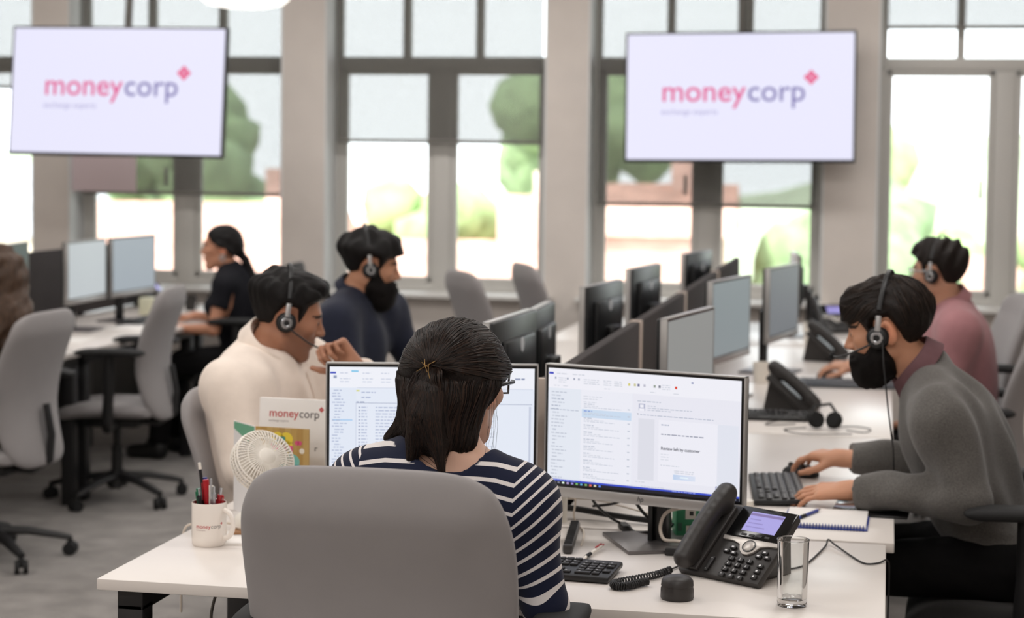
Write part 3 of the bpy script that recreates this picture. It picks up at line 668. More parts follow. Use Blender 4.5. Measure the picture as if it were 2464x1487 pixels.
make_monitor('lit monitor showing an email, the one beside the black desk phone', (-.556, 4.375, .73), R(-16), .431, ui_mail, 'lit_display', 'lit monitors on the near desk', (232, 234, 244), (.012, .095, R(40)))
make_monitor('lit monitor showing a table, half hidden by the brown-haired head', (-1.071, 4.38, .73), R(12), .428, ui_sheet, 'lit_display', 'lit monitors on the near desk', (229, 235, 247), (0, .09, 0))
def mon_at(label, x, y, top, yaw, faces_right, **k):
    """x, y of the panel; yaw of its width axis"""
    rz = R(yaw) if faces_right else R(yaw + 180)
    make_monitor(label, (x, y, .73), rz, top - .73, **k)
mon_at('grey-screened monitor opposite the man in grey jumper, the bigger of the grey ones', -.573, 5.60, 1.2, 80, 1, tint=(178, 180, 178))
mon_at('grey-screened monitor second along the bench, tilted beside the white cup', -.589, 7.286, 1.2, 78, 1, tint=(168, 180, 184))
mon_at('grey-screened monitor third along the bench, beside the pillar', -.437, 8.226, 1.2, 79, 1, tint=(140, 146, 152))
mon_at('small dark monitor at the window end of the phone-side desks', -.48, 9.95, 1.17, 96, 0)
mon_at('black monitor back beside the brown-haired head, its logo disc painted bright', -1.077, 5.31, 1.2, 87, 0)
mon_at('black monitor back adjoining the one beside the brown-haired head', -1.125, 6.02, 1.17, 92, 0)
mon_at('black monitor back on the desk of the bearded man in navy', -1.08, 7.10, 1.18, 83, 0)
mon_at('black monitor back between the navy man and the window', -1.06, 8.2, 1.185, 83, 0)
mon_at('black monitor back at the window end of the bench', -1.016, 10.1, 1.16, 80, 0)
mon_at('pale grey monitor in the twin pair, the one beside the black partition', -4.07, 9.07, 1.2, 92, 1, tint=(238, 246, 250))
mon_at('blue-grey monitor in the twin pair, the one closer to the woman in black', -4.042, 9.62, 1.2, 86, 1, tint=(200, 212, 222))
mon_at('dark green-grey monitor facing the long-haired woman', -4.05, 8.16, 1.22, 97, 1, tint=(90, 106, 104))
mon_at('white-framed monitor behind the partition at the picture edge', -4.9, 9.4, 1.24, 92, 1, tint=(215, 222, 226))

# ------------------------------------------------------------------ things on the desks
T = .73
mat('headset_black', (22, 22, 24), .45); mat('foam_black', (16, 16, 17), .9, bump=.4, bscale=500); mat('headset_silver', (190, 190, 192), .25, .8)
mat('ceramic_white', (240, 232, 224), .25, coat=.3); mat('ceramic_red', (176, 40, 42), .3); attr_mat('printed_mark', .5)
mat('plastic_white', (236, 230, 220), .4); mat('pen_red', (178, 30, 40), .3); mat('pen_blue', (36, 62, 150), .3); mat('pen_black', (30, 30, 34), .35); mat('pen_green', (30, 120, 84), .35)
mat('pen_silver', (190, 192, 196), .25, .7); mat('cardboard_brown', (170, 128, 92), .8); mat('paper_white', (240, 236, 232), .8, noise=.02, nscale=8); attr_mat('printed_card', .55)
mat('phone_black', (46, 43, 42), .42, bump=.15, bscale=900); mat('phone_gloss', (10, 10, 11), .12); mat('phone_silver', (188, 182, 176), .35, .4); emit_attr('phone_lcd', .8); attr_mat('key_print', .5)
mat('key_black', (34, 33, 34), .5); mat('cable_black', (22, 21, 22), .5); mat('cable_white', (214, 202, 188), .5); mat('green_card', (64, 150, 108), .5); mat('green_pale', (150, 214, 160), .5)
glass_mat('tumbler_glass', (.985, .99, .985))
mt = bpy.data.materials.new('solid_glass'); mt.use_nodes = True; bs = mt.node_tree.nodes['Principled BSDF']; bs.inputs['Transmission Weight'].default_value = 1; bs.inputs['Roughness'].default_value = .02; bs.inputs['IOR'].default_value = 1.4; MATS['solid_glass'] = mt
# mug and pens
mx, my = -1.563, 4.175
mug = thing('mug', 'white mug with red inside and a printed word mark, full of pens', 'mug', (mx, my, T))
MB().lathe([(0, 0), (.037, 0), (.0405, .004), (.0415, .02), (.0415, .102), (.0407, .1035), (.0395, .102)], 48).obj('cup_body', 'ceramic_white', mug)
MB().lathe([(.0395, .102), (.039, .06), (.039, .008), (0, .006)], 48).obj('cup_lining', 'ceramic_red', mug)
MB().tube([(.039 + .032 * math.sin(a) ** .8, 0, .054 + .034 * math.cos(a)) for a in np.linspace(R(8), R(172), 22)], .0062, 10, flat=.8, up0=(0, 1, 0)).obj('handle', 'ceramic_white', mug)
lg = MB(); brand(lg, lambda x, z: ((.0417) * math.sin((x - .012) / .0417 + .16), -.0417 * math.cos((x - .012) / .0417 + .16), .046 + z), .0135, ((190, 50, 56), (110, 104, 104), (190, 50, 56), (150, 120, 118)))
lg.obj('printed_logo', 'printed_mark', mug, smooth=0); mug.rotation_euler.z = R(-18)
def pen(label, x, y, lean, az, L_, m, kind, z0=.008, r=.0042, group='pens in the white mug', cat='pen'):
    t = thing('pencil' if kind == 'pencil' else 'pen', label, 'pencil' if kind == 'pencil' else cat, (x, y, T + z0), group=group, rot=(lean, 0, az))
    MB().cyl((0, 0, .012), (0, 0, L_ - .016), r, r * 1.0, 12).cyl((0, 0, 0), (0, 0, .012), .0012, r * .9, 12).obj('barrel', m, t)
    if kind == 'pencil': MB().cyl((0, 0, L_ - .016), (0, 0, L_), r * .98, r * .95, 12).obj('eraser', 'plastic_white', t); return t
    if kind == 'cap': MB().cyl((0, 0, L_ - .055), (0, 0, L_), r * 1.25, r * 1.2, 12).box((0, -r * 1.5, L_ - .028), (.003, .0025, .042), bev=.001).obj('pen_cap', m, t); return t
    MB().cyl((0, 0, L_ - .016), (0, 0, L_), r * .6, r * .55, 10).obj('push_button', 'pen_silver', t)
    MB().box((0, -r * 1.5, L_ - .038), (.0036, .002, .042), bev=.0008).box((0, -r * 1.1, L_ - .018), (.0036, .004, .004)).obj('clip', 'pen_silver' if kind == 'silver' else m, t)
    MB().cyl((0, 0, .012), (0, 0, .045), r * 1.08, r * 1.1, 12).obj('grip', 'rubber_black', t); return t
def in_mug(label, dx, dy, tx, ty, L_, m, kind, r=.0045):
    """foot at (dx, dy) in the mug, top leaning towards (tx, ty)"""
    d = Vector((tx - dx, ty - dy, L_)); t = pen(label, mx + dx, my + dy, 0, 0, L_, m, kind, r=r); t.rotation_mode = 'QUATERNION'; t.rotation_quaternion = d.to_track_quat('Z', 'Y')
in_mug('black pencil with white eraser, tallest in the mug', -.006, .012, -.028, .008, .187, 'pen_black', 'pencil', .0040)
in_mug('blue pen standing behind the red pen in the mug', .0, .018, -.018, .018, .150, 'pen_blue', 'cap', .0048)
in_mug('green pen beside the black pencil in the mug', -.008, -.002, -.026, -.006, .128, 'pen_green', 'cap', .0044)
in_mug('dark grey pen leaning at the mug rim before the red pen', -.004, -.012, -.018, -.022, .130, 'pen_black', 'click', .0042)
in_mug('red pen standing tall in the middle of the mug', .002, .0, -.008, -.002, .148, 'pen_red', 'cap', .0062)
in_mug('white and blue click pen in the mug', .006, -.004, .009, -.012, .152, 'plastic_white', 'silver', .0052)
in_mug('patterned black and white pen in the mug', .012, -.006, .018, -.016, .135, 'pen_silver', 'click', .0050)
in_mug('short red pen leaning towards the mug handle', .010, .004, .030, .0, .130, 'pen_red', 'click', .0064)
# papers, coaster, fan
o = MB().box((0, 0, .003), (.21, .15, .006), bev=.001).obj('paper_stack', 'paper_white'); o.location = (-1.50, 4.255, T); o.rotation_euler.z = R(14); tag(o, 'small stack of white paper under the mug and fan', 'paper')
o = MB().box((0, 0, .003), (.11, .09, .006), bev=.001).obj('coaster', 'cardboard_brown'); o.location = (-1.50, 4.33, T + .006); o.rotation_euler.z = R(20); tag(o, 'brown card coaster under the white fan', 'coaster')
fan = thing('desk_fan', 'small white desk fan tilted upward beside the mug', 'fan', (-1.505, 4.345, T + .012))
pr = [(0, 0), (.052, 0), (.056, .006), (.054, .022), (.044, .034), (.02, .04), (0, .041)]
MB().lathe(pr, 36).obj('fan_base', 'plastic_white', fan)
MB().tube([(0, .02, .03), (-.012, .035, .08), (-.012, .04, .13), (0, .03, .165)], lambda k: .022 - .008 * k, 14).obj('fan_neck', 'plastic_white', fan)
hf = Vector((.58, -.56, .55)).normalized(); fm = Matrix.Translation((.016, -.005, .162)) @ hf.to_track_quat('Z', 'Y').to_matrix().to_4x4()
fh = MB().lathe([(0, -.052), (.030, -.050), (.036, -.03), (.034, -.012), (.02, -.008), (0, -.008)], 32, fm).obj('motor_housing', 'plastic_white', fan)
cg = MB(); RF = .076
for rr_, zz_ in ((RF, 0), (RF, .014), (RF * .97, .024), (.020, .036), (.050, .034), (RF, -.012)): cg.tube([fm @ Vector((rr_ * math.cos(a), rr_ * math.sin(a), zz_)) for a in np.linspace(0, 2 * PI, 40, endpoint=False)], .0026 if rr_ > .06 else .0016, 6, closed=True)
for k in range(52):
    a = 2 * PI * k / 52; cg.tube([fm @ Vector((r_ * math.cos(a + tw), r_ * math.sin(a + tw), z)) for r_, z, tw in ((.018, .036, 0), (.05, .034, .1), (.068, .030, .16), (RF * .97, .024, .18), (RF, .012, .18), (RF, -.012, .18), (.07, -.026, .18), (.036, -.034, .18))], .0017, 4)
cg.lathe([(0, .034), (.018, .035), (.021, .037), (.018, .0395), (0, .040)], 24, fm); cg.obj('fan_grille', 'plastic_white', fan)
bl_ = MB()
for k in range(4):
    V = []; n = 8
    for i in range(n + 1):
        for j in (0, 1):
            r_ = .014 + (.055) * i / n; a = 2 * PI * k / 4 + (-.42 + .84 * j) * (1 - .2 * i / n) + .2 * i / n; V.append(fm @ Vector((r_ * math.cos(a), r_ * math.sin(a), .004 + (.016 if j else 0))))
    for q_ in list(V): V.append(q_ + fm.to_3x3() @ Vector((0, 0, .0014)))
    m_ = 2 * (n + 1); F = []
    for i in range(n): F += [(2 * i, 2 * i + 1, 2 * i + 3, 2 * i + 2), (m_ + 2 * i, m_ + 2 * i + 2, m_ + 2 * i + 3, m_ + 2 * i + 1), (2 * i, 2 * i + 2, m_ + 2 * i + 2, m_ + 2 * i), (2 * i + 1, m_ + 2 * i + 1, m_ + 2 * i + 3, 2 * i + 3)]
    F += [(0, m_, m_ + 1, 1), (2 * n, 2 * n + 1, m_ + 2 * n + 1, m_ + 2 * n)]
    MB().raw([tuple(v) for v in V], F).obj('fan_blade', 'plastic_white', fan, smooth=60)
def cable(name, label, pts, r, m, cat='cable', sub=6, group=None):
    P_ = [Vector(p) for p in pts]; out = []
    for i in range(len(P_) - 1):
        p0, p1, p2, p3 = P_[max(0, i - 1)], P_[i], P_[i + 1], P_[min(len(P_) - 1, i + 2)]
        for k in range(sub):
            t = k / sub; out.append(.5 * ((2 * p1) + (p2 - p0) * t + (2 * p0 - 5 * p1 + 4 * p2 - p3) * t * t + (3 * p1 - p0 - 3 * p2 + p3) * t ** 3))
    out.append(P_[-1]); o = MB().tube(out, r, 8).obj(name, m); return tag(o, label, cat, group)
cable('fan_cable', 'white cable curling off the desk edge behind the mug', [(-1.54, 4.36, T + .010), (-1.60, 4.34, T + .02), (-1.655, 4.33, T + .016), (-1.68, 4.32, T + .004), (-1.684, 4.31, T - .05), (-1.682, 4.3, T - .2)], .003, 'cable_white')
cable('hanging_cable', 'grey cable hanging below the near desk edge beside the black leg', [(-1.45, 3.95, T - .03), (-1.47, 3.94, T - .12), (-1.44, 3.93, T - .25), (-1.40, 3.92, T - .45), (-1.38, 3.92, .004)], .0035, 'metal_grey')
# cards beside the fan
cd1 = thing('presentation_folder', 'white folder with a red and grey word mark standing behind the greeting card', 'folder', (-1.497, 4.62, T), R(-3))
MB().box((0, .006, .147), (.20, .012, .294), rot=(R(-4), 0, 0), bev=.001).obj('folder_board', 'paper_white', cd1)
lg = MB(); pf = lambda x, z: (x - .073, (.099 + z) * .0699 - .0008, z + .246); brand(lg, pf, .030, ((206, 70, 68), (104, 98, 100), (206, 60, 66), (150, 140, 140)))
put_text(lg, 'r', .022, lambda x, z: pf(x + .128, z - .085), (60, 56, 58)); lg.obj('printed_logo', 'printed_mark', cd1, smooth=0)
gc = thing('greeting_card', 'open greeting card with a wood-pattern cover, standing behind the fan', 'card', (-1.42, 4.505, T), R(-6))
c1 = MB(); W_, H_ = .150, .235
c1.box((-W_ / 2, .0012, H_ / 2), (W_, .0018, H_), col=(190, 156, 92))
for k in range(9): c1.quad([(-W_ + W_ * k / 9, .0, 0), (-W_ + W_ * (k + .93) / 9, .0, 0), (-W_ + W_ * (k + .93) / 9, .0, H_), (-W_ + W_ * k / 9, .0, H_)], [(196, 160, 92), (188, 150, 84), (202, 168, 104)][k % 3])
def disc(mb, x, z, rx, rz_, col, l=1, n=20): mb.raw([(x + rx * math.cos(2 * PI * i / n), -.0004 * l, z + rz_ * math.sin(2 * PI * i / n)) for i in range(n)], [tuple(range(n))], col)
for dx, dz in ((-.012, .012), (.012, .012), (-.012, -.008), (.012, -.008), (0, -.02)): disc(c1, -.075 + dx, .195 + dz, .018, .017, (240, 214, 70))
c1.quad([(-.105, -.0008, .178), (-.045, -.0008, .174), (-.045, -.0008, .190), (-.105, -.0008, .194)], (226, 92, 140)); c1.quad([(-.088, -.0012, .2), (-.066, -.0012, .2), (-.066, -.0012, .212), (-.088, -.0012, .212)], (52, 150, 140))
for dx in (-.004, .004): disc(c1, -.03 + dx, .198, .006, .006, (220, 86, 130))
disc(c1, -.02, .178, .007, .007, (244, 236, 220)); disc(c1, -.05, .15, .024, .02, (126, 198, 186)); c1.quad([(-.076, -.0008, .10), (-.034, -.0008, .10), (-.024, -.0008, .142), (-.084, -.0008, .142)], (60, 160, 166))
for k in range(5): c1.quad([(-.078 + k * .011, -.0012, .112), (-.073 + k * .011, -.0012, .112), (-.07 + k * .011, -.0012, .132), (-.075 + k * .011, -.0012, .132)], (220, 240, 236))
c1.obj('card_cover', 'printed_card', gc, smooth=0)
c2 = MB(); c2.box((0, 0, 0), (.12, .0016, H_), col=(232, 230, 230)); c2.quad([(-.058, -.001, H_ / 2 - .02), (.058, -.001, H_ / 2 - .055), (.058, -.001, H_ / 2 - .002), (-.058, -.001, H_ / 2 - .002)], (110, 172, 140))
o = c2.obj('card_back', 'printed_card', gc, smooth=0); o.location = (-W_ - .047, .036, H_ / 2); o.rotation_euler.z = R(-38)

# desk phones
def make_phone(label, loc, rz, group='black desk phones'):
    t = thing('desk_phone', label, 'phone', loc, rz, group); A_ = R(39.5); S_ = Matrix.Translation((0, -.075, .012)) @ Matrix.Rotation(A_, 4, 'X')
    def P(x, y, z): return S_ @ Vector((x, y, z))
    def sb(mb, c, d, bev=.003, col=None): b = MB().box(c, d, bev=bev, col=col); return mb.raw([S_ @ Vector(v) for v in b.v], b.f, col)
    W_, L_ = .222, .205; x0 = -W_ / 2
    ol = [(-W_ / 2, .0), (W_ / 2, .0), (W_ / 2 + .001, .1), (W_ / 2 - .004, L_), (-W_ / 2 + .006, L_), (-W_ / 2, .1)]
    MB().prism(ol, -.020, 0, S_, bev=.006).obj('phone_body', 'phone_black', t)
    MB().raw([P(-.085, .03, -.018), P(.085, .03, -.018), P(.085, .19, -.018), P(-.085, .19, -.018), Vector((-.07, -.03, .001)), Vector((.07, -.03, .001)), Vector((.07, .11, .001)), Vector((-.07, .11, .001))], [(0, 1, 2, 3), (4, 7, 6, 5), (0, 4, 5, 1), (1, 5, 6, 2), (2, 6, 7, 3), (3, 7, 4, 0)]).obj('foot_stand', 'phone_black', t, smooth=0)
    # handset
    h = Sdf(); hx = x0 + .030
    for k in range(9):
        a, b = k / 9, (k + 1) / 9; f = lambda q: (hx, .012 + .196 * q, .031 + .008 * math.sin(PI * q)); rr2 = lambda q: .022 + .003 * (abs(q - .5) * 2) ** 2
        h.add(rcone(f(a), f(b), rr2(a), rr2(b)), .004)
    h.add(rcone((hx, .032, .012), (hx, .032, .026), .023, .022), .012); h.add(rcone((hx, .182, .012), (hx, .182, .026), .023, .022), .012); h.cap(lambda Q: np.abs(Q[:, 0] - hx) - .0245, .008); h.cap(lambda Q: .004 - Q[:, 2], .003)
    ho = sdf_obj('handset', h, (hx - .04, -.03, -.01), (hx + .04, .24, .09), .0030, 'phone_black', t); ho.matrix_local = S_
    rc_ = MB(); sb(rc_, (hx, .10, .004), (.056, .19, .010), .004); rc_.obj('handset_cradle', 'phone_black', t)
    g = MB(); sb(g, (.036, .158, .003), (.150, .088, .008), .003); g.obj('display_panel', 'phone_gloss', t)
    d = MB(); d.quad([P(-.006, .132, .0074), P(.084, .132, .0074), P(.084, .188, .0074), P(-.006, .188, .0074)], (176, 168, 240))
    d.quad([P(-.005, .177, .0078), P(.083, .177, .0078), P(.083, .184, .0078), P(-.005, .184, .0078)], (132, 112, 176))
    for k in range(3): d.quad([P(0, .165 - k * .011, .0078), P(.03 + .01 * k, .165 - k * .011, .0078), P(.03 + .01 * k, .168 - k * .011, .0078), P(0, .168 - k * .011, .0078)], (150, 140, 210))
    d.obj('lcd', 'phone_lcd', t, smooth=0)
    sv = [(-.042, .113), (.114, .113), (.114, .103), (.085, .101), (.066, .095), (.056, .078), (.044, .069), (.032, .069), (.020, .078), (.010, .095), (-.008, .101), (-.040, .103)]
    MB().prism(sv, .0, .0052, S_, bev=.0008).obj('silver_trim', 'phone_silver', t)
    nv = Matrix.Translation((.038, .092, .0045)); MB().lathe([(.0145, 0), (.0165, .0), (.0165, .003), (.0145, .003), (.0145, 0)], 32, S_ @ nv).obj('navigation_ring', 'phone_gloss', t)
    MB().lathe([(0, 0), (.0135, 0), (.0135, .003), (.012, .004), (0, .0042)], 32, S_ @ nv).obj('select_button', 'phone_silver', t)
    ks = MB(); pr_ = MB()
    def key(x, y, w_=.0155, hh=.0105, txt=None, s=.0085):
        sb(ks, (x, y, .0035), (w_, hh, .006), .002)
        if txt: put_text(pr_, txt, s, lambda a, b: P(x + a, y - s * .33 + b, .0068), (226, 226, 228), align='c')
    for r_, row in enumerate(('123', '456', '789', '*0#')):
        for c_, ch in enumerate(row): key(.012 + c_ * .0245, .053 - r_ * .0158, txt=ch)
    for x, y in ((.0, .083), (-.012, .071), (.009, .068), (.086, .083), (.075, .071), (.098, .071)):
        key(x, y, .016, .0095); pr_.quad([P(x - .003, y - .0018, .0068), P(x + .003, y - .0018, .0068), P(x + .003, y + .0018, .0068), P(x - .003, y + .0018, .0068)], (220, 220, 222))
    for k in range(3):
        key(.094, .046 - k * .0155, .015, .0105); 
        pr_.raw([P(.094 + .0026 * math.cos(a), .046 - k * .0155 + .0026 * math.sin(a), .0068) for a in np.linspace(0, 2 * PI, 10, endpoint=False)], [tuple(range(10))], (220, 220, 222))
    vr = MB(); sb(vr, (-.034, .028, .0035), (.011, .04, .006), .002); vr.obj('volume_rocker', 'key_black', t); put_text(pr_, '+', .008, lambda a, b: P(-.034 + a, .040 + b, .0068), (220, 220, 222), align='c'); put_text(pr_, '-', .009, lambda a, b: P(-.034 + a, .010 + b, .0068), (220, 220, 222), align='c')
    sk = MB()
    for k in range(4): sb(sk, (.008 + k * .021, .1215, .0075), (.014, .006, .002), .0008)
    sk.obj('soft_keys', 'key_black', t)
    ko = ks.obj('keypad', 'key_black', t); pr_.obj('key_legends', 'key_print', ko, smooth=0)
    return t
ph = make_phone('black desk phone with lit lilac screen beside the drinking glass', (-.311, 4.15, T), R(-32))
dup(ph, (-.315, 6.98, T), R(80), 'black desk phone tilted side-on behind the man in grey jumper\'s tangled headset')
dup(ph, (-.25, 8.80, T), R(80), 'black desk phone side-on above the hand of the man in pink shirt')
dup(ph, (-.29, 10.25, T), R(20), 'black desk phone with lit screen below the pillar, at the window end')
dup(ph, (-4.28, 10.55, T), R(80), 'black desk phone on the desk before the woman in black')
# coiled cord and puck
cp = [(-.455, 4.128, T + .012), (-.478, 4.085, T + .010), (-.505, 4.045, T + .010), (-.538, 4.005, T + .010), (-.562, 3.972, T + .010), (-.560, 3.950, T + .010), (-.540, 3.945, T + .010), (-.522, 3.962, T + .010), (-.505, 3.995, T + .010), (-.490, 4.005, T + .011)]
cr = []
for i in range(len(cp) - 1):
    for k in range(40):
        cr.append(Vector(cp[i]).lerp(Vector(cp[i + 1]), k / 40))
cr = [sum((cr[max(0, min(len(cr) - 1, i + d))] for d in range(-14, 15)), Vector()) / 29 for i in range(len(cr))]
hx = []
for i, p in enumerate(cr[:-1]):
    t_ = (cr[i + 1] - p).normalized() if (cr[i + 1] - p).length > 1e-7 else Vector((1, 0, 0)); u_ = t_.cross(Vector((0, 0, 1))).normalized(); v_ = u_.cross(t_); a = i * .85
    hx.append(p + (u_ * math.cos(a) + v_ * math.sin(a)) * .0072)
o = MB().tube(hx, .0022, 6).obj('coiled_cord', 'cable_black'); tag(o, 'coiled black handset cord lying in front of the desk phone', 'cord')
pk = thing('conference_microphone', 'round black domed puck in front of the desk phone', 'microphone', (-.417, 3.905, T))
MB().lathe([(0, 0), (.033, 0), (.0355, .004), (.0350, .022), (.0335, .027), (.0335, .028)], 40).obj('puck_base', 'phone_black', pk); MB().lathe([(.0335, .028), (.0345, .029), (.0335, .040), (.027, .047), (.012, .051), (0, .0515)], 40).obj('dome_top', 'phone_black', pk)
# tumbler
gl = thing('drinking_glass', 'empty clear drinking glass at the corner of the near desk', 'glass', (-.176, 3.905, T))
MB().lathe([(.0285, .018), (.0300, .024), (.0315, .09), (.0325, .139), (.0330, .141), (.0335, .140), (.0332, .136), (.0325, .09), (.0312, .018)], 48).obj('glass_wall', 'tumbler_glass', gl)
MB().lathe([(0, .002), (.024, .001), (.0295, .002), (.0312, .008), (.0312, .0178), (.0285, .0178), (.02, .014), (0, .013)], 48).obj('glass_foot', 'solid_glass', gl)
MB().tube([(.0333 * math.cos(a), .0333 * math.sin(a), .1402) for a in np.linspace(0, 2 * PI, 60, endpoint=False)], .0011, 6, closed=True).obj('glass_rim', 'solid_glass', gl)
# keyboards and mice
mat('keyboard_black', (26, 26, 27), .4); mat('keyboard_grey', (70, 74, 80), .35); mat('keycap_sheen', (46, 47, 50), .3)
def keyboard(label, loc, rz, m='keyboard_black', km='key_black'):
    t = thing('keyboard', label, 'keyboard', loc, rz, 'keyboards'); W_, D_ = .440, .145
    V = MB().box((0, 0, .009), (W_, D_, .014), bev=.005); V.v = [(x, y, z + (y + D_ / 2) * .045) for x, y, z in V.v]; V.obj('keyboard_case', m, t)
    k = MB(); pr_ = MB()
    def cap(x, y, w_, d=.0145): 
        z = .0175 + (y + D_ / 2) * .045; k.box((x, y, z), (w_, d, .006), bev=.0018); pr_.quad([(x - w_ * .28, y - .0005, z + .0033), (x - w_ * .28 + .004, y - .0005, z + .0033), (x - w_ * .28 + .004, y + .004, z + .0033), (x - w_ * .28, y + .004, z + .0033)], (190, 190, 192))
    for r_ in range(6):
        y = .056 - r_ * .0205 - (.004 if r_ else 0); x = -W_ / 2 + .014
        if r_ == 5:
            for w_ in (.022, .022, .022, .105, .022, .022, .022): cap(x + w_ / 2, y, w_ - .0025); x += w_ + .001
        else:
            ws = [.0185] * 15 if r_ < 1 else [[.0185] * 13 + [.036], [.028] + [.0185] * 12 + [.027], [.032] + [.0185] * 11 + [.041], [.042] + [.0185] * 10 + [.05]][r_ - 1]
            for w_ in ws: cap(x + w_ / 2, y, w_ - .0025); x += w_
        if r_ in (0, 1, 2, 4, 5):
            for c_ in range(3):
                if r_ == 4 and c_ != 1: continue
                cap(.082 + .0195 * c_, y, .017)
        if r_ > 0:
            for c_ in range(4):
                if r_ == 5 and c_ == 1: continue
                if c_ == 3 and r_ in (3, 5): continue
                cap(.147 + .0195 * c_ + (-.0098 if r_ == 5 and c_ == 0 else 0) + (.0098 if False else 0), y, .017 if not (r_ == 5 and c_ == 0) else .036) if not (r_ == 5 and c_ == 0) else cap(.147 + .0098, y, .036)
    ko = k.obj('keycaps', km, t); pr_.obj('key_legends', 'key_print', ko, smooth=0); return t
kb = keyboard('black keyboard under the arm of the woman in the striped top', (-.79, 4.085, T), R(-5))
dup(kb, (-.285, 5.24, T), R(-84), 'keyboard under the hands of the man in grey jumper')
dup(kb, (-.475, 6.74, T), R(4), 'keyboard lying by the lit monitor edge, next to the tangled headset')
keyboard('pale-lit keyboard lying flat behind the beard of the man in grey jumper', (-.13, 7.80, T), R(2), 'keyboard_grey', 'keyboard_grey')
dup(kb, (-1.49, 5.15, T), R(92), 'keyboard on the desk of the man in cream shirt'); dup(kb, (-1.50, 6.66, T), R(92), 'keyboard on the desk of the bearded man in navy')
dup(kb, (-3.98, 9.60, T), R(-88), 'keyboard on the desk of the woman in black')
def mouse(label, loc, rz):
    S = Sdf(); S.add(ellip((0, 0, .008), (.032, .056, .030))); S.cap(lambda Q: .001 - Q[:, 2], .003)
    t = thing('computer_mouse', label, 'mouse', loc, rz, 'computer mice'); sdf_obj('mouse_shell', S, (-.045, -.07, -.005), (.045, .07, .045), .004, 'key_black', t)
    MB().cyl((-.004, .03, .034), (.004, .03, .034), .008, n=16).obj('scroll_wheel', 'metal_grey', t); return t
m0 = mouse('black mouse under the far hand of the man in grey jumper', (-.232, 5.525, T), R(80)); dup(m0, (-.225, 8.03, T), R(90), 'pale-lit mouse under the hand of the man in pink shirt')
# notebook and blue pen, thin tablet
nb = thing('spiral_notebook', 'open spiral notebook with blue edge behind the desk phone', 'notebook', (-.135, 4.86, T), R(-1))
MB().box((0, 0, .002), (.215, .24, .003), bev=.001).obj('back_cover', 'pen_blue', nb); MB().box((0, .004, .0065), (.205, .228, .006), bev=.0008).obj('page_block', 'paper_white', nb)
sp = MB()
for k in range(26): sp.tube([(-.098 + k * .0078, -.118 + .007 * math.cos(a), .007 + .007 * math.sin(a)) for a in np.linspace(0, 2 * PI, 12, endpoint=False)], .0012, 5, closed=True)
sp.obj('wire_binding', 'pen_blue', nb)
bp_ = pen('blue ballpoint pen lying on the spiral notebook', 0, 0, 0, 0, .145, 'pen_blue', 'click', group=None); bp_.location = (-.205, 4.80, T + .0145); bp_.rotation_euler = (R(90), 0, R(160))
o = MB().box((0, 0, .004), (.20, .26, .007), bev=.003).obj('tablet', 'phone_gloss'); o.location = (-.02, 5.06, T); o.rotation_euler.z = R(-4); tag(o, 'thin black tablet under the forearm of the man in grey jumper', 'tablet')
# things behind the lit monitor
wp = thing('monitor_clamp_arm', 'white bent tube upright behind the lit monitors', 'arm', (-.80, 4.665, T))
MB().tube([(0, 0, .0), (0, 0, .06), (0, 0, .09), (-.006, .0, .104), (-.025, 0, .112), (-.09, .01, .114)], .0175, 16).obj('bent_tube', 'plastic_white', wp); MB().box((-.07, .03, .035), (.08, .03, .07), bev=.006).obj('clamp_box', 'plastic_white', wp)
hb_ = thing('extension_bar', 'ribbed black bar lying beside the black keyboard', 'bar', (-.732, 4.43, T), R(6))
MB().box((0, 0, .012), (.024, .30, .022), bev=.006).obj('bar_body', 'phone_black', hb_)
rb = MB()
for k in range(18): rb.box((0, -.13 + k * .0155, .0235), (.019, .006, .004), bev=.001)
rb.obj('bar_grille', 'rubber_black', hb_)
rp = pen('white pen with red clip lying behind the black keyboard', 0, 0, 0, 0, .14, 'plastic_white', 'red', group=None); rp.location = (-.668, 4.225, T + .006); rp.rotation_euler = (R(-88), 0, R(-10)); 
for c_ in rp.children:
    if c_.name.startswith(('clip', 'push')): c_.data = c_.data.copy(); c_.data.materials[0] = MATS['pen_red']
cable('monitor_cable', 'thick black cable bundle running behind the lit monitor', [(-.88, 4.70, T + .03), (-.78, 4.71, T + .028), (-.68, 4.70, T + .018), (-.57, 4.68, T + .012), (-.46, 4.66, T + .012), (-.36, 4.66, T + .010)], .008, 'cable_black')
cable('monitor_cable', 'black cable running from the monitor down to its adapter block', [(-.70, 4.47, T + .13), (-.69, 4.52, T + .08), (-.66, 4.58, T + .035), (-.638, 4.617, T + .014)], .0035, 'cable_black')
cable('monitor_cable', 'black cable from the adapter block to the monitor stand', [(-.612, 4.585, T + .012), (-.59, 4.55, T + .006), (-.555, 4.53, T + .0135), (-.52, 4.52, T + .0135), (-.50, 4.56, T + .03)], .0035, 'cable_black')
cable('monitor_cable', 'black cable slanting under the lit monitor towards the stand', [(-.72, 4.69, T + .040), (-.66, 4.63, T + .06), (-.62, 4.56, T + .09), (-.60, 4.50, T + .13)], .0035, 'cable_black')
cable('monitor_cable', 'black cable with white plug dropping beside the monitor stand', [(-.60, 4.46, T + .14), (-.585, 4.50, T + .09), (-.56, 4.53, T + .05), (-.53, 4.55, T + .03)], .004, 'cable_black')
o = MB().box((0, 0, 0), (.016, .014, .034), bev=.003).obj('cable_plug', 'plastic_white'); o.location = (-.592, 4.475, T + .115); o.rotation_euler = (R(20), R(-20), 0); tag(o, 'white cable plug hanging under the lit monitor', 'plug')
o = MB().box((0, 0, .008), (.022, .052, .016), bev=.003).obj('cable_adapter', 'cable_black'); o.location = (-.627, 4.605, T); o.rotation_euler.z = R(22); tag(o, 'small black adapter block on a monitor cable', 'adapter')
